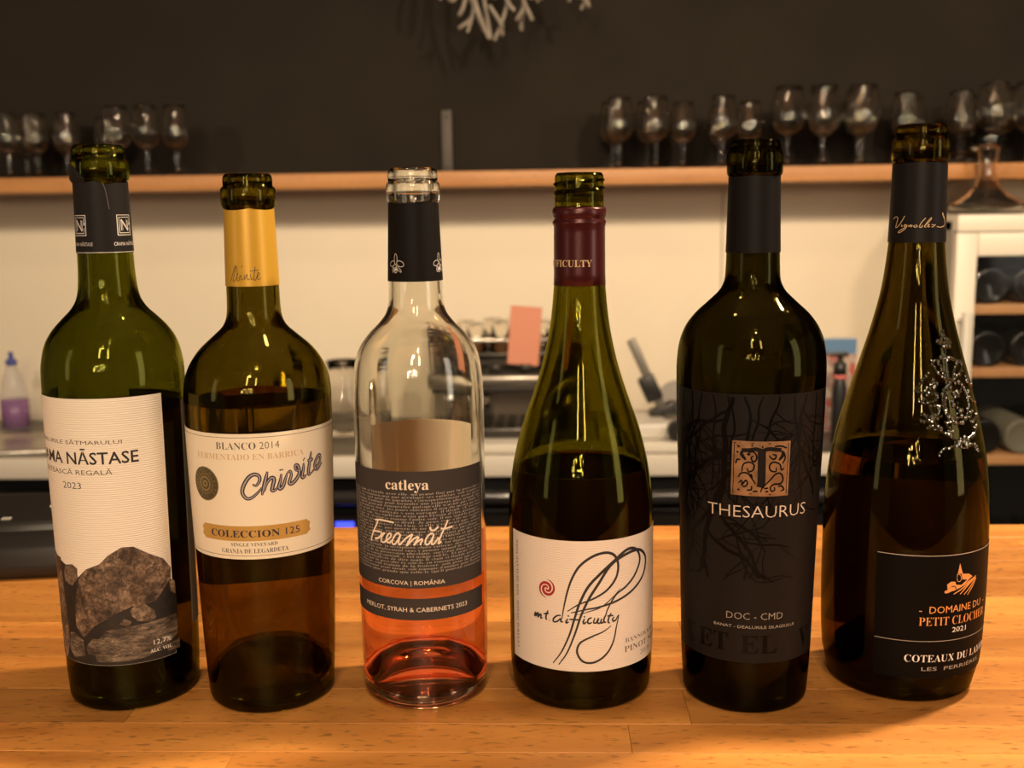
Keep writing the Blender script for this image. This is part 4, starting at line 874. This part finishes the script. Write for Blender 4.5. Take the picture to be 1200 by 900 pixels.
tx = [(-.215, 2.37), (-.160, 2.36), (-.105, 2.355), (-.045, 2.36), (.015, 2.365), (.062, 2.375), (-.19, 2.47), (-.13, 2.46), (-.07, 2.465), (-.01, 2.47), (.045, 2.475)]
for k, (x, y) in enumerate(tx):
    tumbler(x, y, TT0+.1802, (.058, .064, .07)[k % 3], .025, 'upturned clear glass on the coffee machine, %s from the left in the %s row' % (ORD[k if k < 6 else k-6], 'front' if k < 6 else 'back'))
card = boxo('paper_card', (-.034, -.001, -.062), (.034, .001, .064), pm('salmon_card', (.60, .235, .15), .7), None, .0004, 1, loc=(-.052, 2.305, TT0+.219))
card.rotation_euler = (radians(-3), radians(4), radians(-8)); tag(card, 'salmon-pink card standing upright against the coffee machine rack', 'card')
jug = lathe('glass_jug', [(0, .002), (.048, 0), (.052, .006), (.056, .06), (.040, .125), (.034, .15), (.040, .172), (.0385, .172), (.0325, .15), (.0385, .125), (.054, .06), (.050, .008), (0, .006)], GM, None, 40, (-.475, 2.45, TOP+.0005))
tag(jug, 'blurred clear glass jug seen left of the clear bottle', 'jug')
jug2 = lathe('measuring_cup', [(0, .002), (.036, 0), (.040, .006), (.046, .11), (.0445, .11), (.0385, .008), (0, .006)], GM, None, 40, (-.58, 2.50, TOP+.0005))
tag(jug2, 'clear straight-sided cup beside the glass jug', 'cup')
# lever appliance
lv = thing('lever_appliance', 'grey lever arm with black clamp tilting from a pale base, right of the slope-shouldered bottle', 'kitchen appliance', (.255, 2.36, TT0))
boxo('base', (-.115, -.10, 0), (.045, .08, .034), pm('appliance_white', (.60, .56, .50), .35), lv, .008, 3)
M = Matrix.Translation((.0, 0, .034)) @ Matrix.Rotation(radians(-24), 4, 'Y')
bm = bmesh.new(); box(bm, -.010, .010, -.009, .009, 0, .185, .003, 2, M); bobj('arm', bm, pm('grey_arm', (.16, .145, .125), .4, .4), lv, True)
bm = bmesh.new(); box(bm, -.024, .014, -.018, .018, .04, .098, .006, 2, M); box(bm, -.03, .03, -.02, .02, -.004, .024, .005, 2, M); bobj('clamp', bm, pm('black_grip', (.015, .013, .012), .4), lv, True)
bm = bmesh.new(); box(bm, .012, .05, -.004, .004, .06, .068, .002, 1); box(bm, -.004, .05, -.06, .06, .036, .042, .002, 1); tube(bm, [(.045, 0, .03), (.05, 0, .09)], .006, 8); bobj('plate', bm, stl, lv, True)
bm = bmesh.new(); tube(bm, [(.013, -.131, .0245), (.013, -.115, .0245), (.013, -.102, .0245)], [.019, .021, .018], 24); bobj('knob', bm, pm('black_grip', (.015, .013, .012), .4), lv, True)
bm = bmesh.new(); bmesh.ops.create_cone(bm, cap_ends=True, segments=40, radius1=.055, radius2=.055, depth=.004, matrix=Matrix.Translation((.035, .02, .055)) @ Matrix.Rotation(radians(70), 4, 'X')); bobj('disc', bm, pm('dull_disc', (.25, .22, .19), .6), lv, True)
# picture panel and pump bottle by the fridge
pic = thing('picture_panel', 'small upright picture panel, blue above and mottled red below, against the wall', 'picture', (.645, 2.44, TOP+.0005))
boxo('panel', (-.05, 0, 0), (.05, .012, .215), pm('panel_white', (.6, .56, .5), .5), pic, .001)
boxo('blue_print', (-.048, -.0006, .178), (.048, -.0001, .213), pm('sky_print', (.10, .20, .36), .5), pic, 0)
def mottle():
    m, nt, p = new_mat('mottled_red_print'); tc = nt.nodes.new('ShaderNodeTexCoord'); v = nt.nodes.new('ShaderNodeTexVoronoi'); v.inputs['Scale'].default_value = 75
    cr = nt.nodes.new('ShaderNodeValToRGB'); e = cr.color_ramp.elements; e[0].color = (.42, .05, .04, 1); e[1].color = (.55, .45, .36, 1); k = e.new(.5); k.color = (.30, .20, .17, 1)
    s = nt.nodes.new('ShaderNodeSeparateColor'); nt.links.new(tc.outputs['Object'], v.inputs['Vector']); nt.links.new(v.outputs['Color'], s.inputs[0]); nt.links.new(s.outputs[0], cr.inputs[0]); nt.links.new(cr.outputs[0], p.inputs['Base Color']); return m
boxo('red_print', (-.048, -.0006, .002), (.048, -.0001, .1775), mottle(), pic, 0)
pb = thing('pump_bottle', 'slim black pump bottle with a pink ring in front of the picture panel', 'bottle', (.628, 2.33, TOP+.0005))
lathe('body', [(0, 0), (.015, 0), (.016, .003), (.016, .12), (.012, .135), (.011, .14), (0, .14)], pm('pump_black', (.012, .011, .012), .35), pb, 24)
lathe('ring', [(.0112, .1402), (.014, .1402), (.014, .147), (.0112, .147), (.0112, .1402)], pm('pink_ring', (.75, .20, .18), .5), pb, 24)
lathe('collar', [(0, .1472), (.014, .1472), (.014, .172), (.006, .176), (.006, .188), (0, .188)], pm('pump_black', (.012, .011, .012)), pb, 20)
boxo('nozzle', (-.030, -.007, .188), (.016, .007, .197), pm('pump_black', (.012, .011, .012)), pb, .003)
# soap bottle
sb = thing('dish_soap_bottle', 'clear squeeze bottle half full of purple liquid at the left edge', 'bottle', (-1.292, 2.53, TOP+.0005))
lathe('body', [(0, .001), (.030, 0), (.034, .004), (.034, .085), (.028, .115), (.016, .148), (.012, .158), (.011, .158), (.015, .147), (.0265, .115), (.0325, .085), (.0325, .006), (0, .004)], clear_film('soap_plastic', (.5, .48, .5), .88), sb, 32)
lathe('liquid', [(0, .0045), (.032, .0065), (.032, .075), (0, .075)], pm('purple_soap', (.22, .04, .25), .2), sb, 32)
lathe('cap', [(0, .1582), (.013, .1582), (.013, .170), (.006, .174), (.005, .190), (0, .190)], pm('blue_cap', (.05, .07, .30), .4), sb, 24)

# ------------------------------------------------------------------ card terminal on the bar
tm = thing('card_terminal', 'black card payment terminal lying on the bar behind the leftmost bottle', 'payment terminal', (-.383, .832, BAR), rz=radians(8))
tb = pm('terminal_black', (.016, .0135, .0125), .35, spec=.45, bump=.15, nscale=700)
def prism(name, prof, x0, x1, mat, parent, bev=.004):
    bm = bmesh.new(); a = [bm.verts.new((x0, y, z)) for y, z in prof]; b = [bm.verts.new((x1, y, z)) for y, z in prof]
    n = len(prof); bm.faces.new(a); bm.faces.new(list(reversed(b)))
    for i in range(n): bm.faces.new((a[(i+1) % n], a[i], b[i], b[(i+1) % n]))
    bmesh.ops.recalc_face_normals(bm, faces=bm.faces[:]); bmesh.ops.bevel(bm, geom=bm.edges[:], offset=bev, segments=3, affect='EDGES', profile=.5)
    return bobj(name, bm, mat, parent, True)
# long side faces the viewer; profile runs front to back
prism('body', [(-.046, .0), (-.050, .008), (-.047, .026), (-.036, .033), (.044, .043), (.052, .030), (.054, 0)], -.085, .085, tb, tm, .004)
prism('printer_cover', [(-.030, .0325), (-.026, .0405), (.034, .0485), (.041, .0420)], -.080, .004, tb, tm, .003)
boxo('seam', (-.078, -.0499, .0105), (.078, -.0480, .0117), pm('seam_black', (.004, .004, .004), .6), tm, 0)
k0 = Matrix.Translation((.044, .004, .0388)) @ Matrix.Rotation(radians(7.1), 4, 'X')
bm = bmesh.new(); box(bm, -.034, .036, -.030, .030, 0, .0012, .0004, 1, k0); bobj('screen', bm, pm('screen_glass', (.012, .014, .03), .08), tm)
bm = bmesh.new()
for i in range(3):
    for j in range(3): box(bm, .0-.026+i*.018, -.014+i*.018, -.018+j*.013, -.009+j*.013, .0012, .0034, .0006, 1, k0)
bobj('keypad', bm, pm('key_grey', (.10, .095, .09), .5), tm)
bm = bmesh.new()
for r_ in (.003, .0055, .008):
    P = [(-.022+r_*cos(a)*1.3, .004+r_*sin(a)*1.5, .0450+r_*sin(a)*1.5*.133) for a in np.linspace(-.8, .8, 9)]; tube(bm, P, .0009, 5)
bobj('contactless_mark', bm, white_ink, tm)
bm = bmesh.new(); box(bm, -.050, -.043, -.022, -.017, .0410, .0425, .0003, 1); bobj('status_mark', bm, grey_ink, tm)

# ------------------------------------------------------------------ hanging twig ornament
orn = thing('twig_ornament', 'whitish frosted twig ornament hanging in front of the dark upper wall', 'ornament', (-.12, 2.42, 2.152))
tw = pm('frosted_twig', (.25, .21, .17), .6, noise=.15, nscale=80, bump=.4)
def tp(x, y, d=0):    # ornament-local coordinates, 1 unit = 1 crop pixel = 0.000484 m
    return ((x-318)*.000484, d, -.365+(210-y)*.000484)
L_ = [[(230, 0), (245, 60), (215, 160)], [(250, 0), (270, 90), (312, 200)], [(290, 0), (300, 80), (318, 190)], [(395, 0), (380, 80), (335, 195)], [(215, 0), (200, 60), (180, 92)],
 [(240, 90), (210, 120), (175, 140)], [(255, 60), (270, 110), (295, 170)], [(390, 20), (405, 50), (425, 75)], [(465, 0), (465, 70), (435, 115)], [(465, 70), (455, 110), (455, 150)], [(470, 50), (490, 90), (505, 125)],
 [(362, 110), (366, 140), (368, 175)], [(320, 0), (330, 12), (345, 25)], [(318, 60), (350, 110), (375, 150)], [(90, 0), (96, 10), (100, 20)], [(130, 0), (135, 12), (140, 25)], [(180, 0), (170, 20), (155, 40)],
 [(520, 0), (510, 15), (500, 30)], [(530, 0), (540, 10), (550, 20)], [(575, 0), (578, 8), (580, 15)], [(520, 0), (524, 12), (530, 30)], [(675, 0), (672, 18), (668, 35)], [(700, 0), (725, 20), (775, 15)], [(725, 20), (738, 42), (722, 75)], [(738, 42), (748, 58), (755, 72)]]
rr = random.Random(9)
for st in L_:
    d0 = rr.uniform(-.03, .03); bm = bmesh.new()
    P = [tp(x, y, d0+rr.uniform(-.006, .006)) for x, y in st]
    if st[0][1] == 0:
        hx = (st[0][0]-318)*.000484
        P = [(hx*.05, 0, .02), (hx*.45, d0*.5, -.10), (hx*.85, d0, -.19)]+P
    Q = catmull(P, 4); n_ = len(Q)
    rs = [.0042]*n_; Q2 = list(Q); rs[-1] = .0034
    e = Vector(Q[-1])-Vector(Q[-2]); e.normalize(); Q2.append(tuple(Vector(Q[-1])+e*.0018)); rs.append(.0015)
    tube(bm, Q2, rs, 10); bobj('twig', bm, tw, orn, True)
bm = bmesh.new(); tube(bm, [(0, 0, .0), (0, 0, .689)], .0012, 6); bobj('cord', bm, pm('cord', (.1, .09, .08), .7), orn)
bm = bmesh.new(); bmesh.ops.create_uvsphere(bm, u_segments=16, v_segments=10, radius=.02); bobj('hub', bm, tw, orn, True)
bpy.context.view_layer.update()
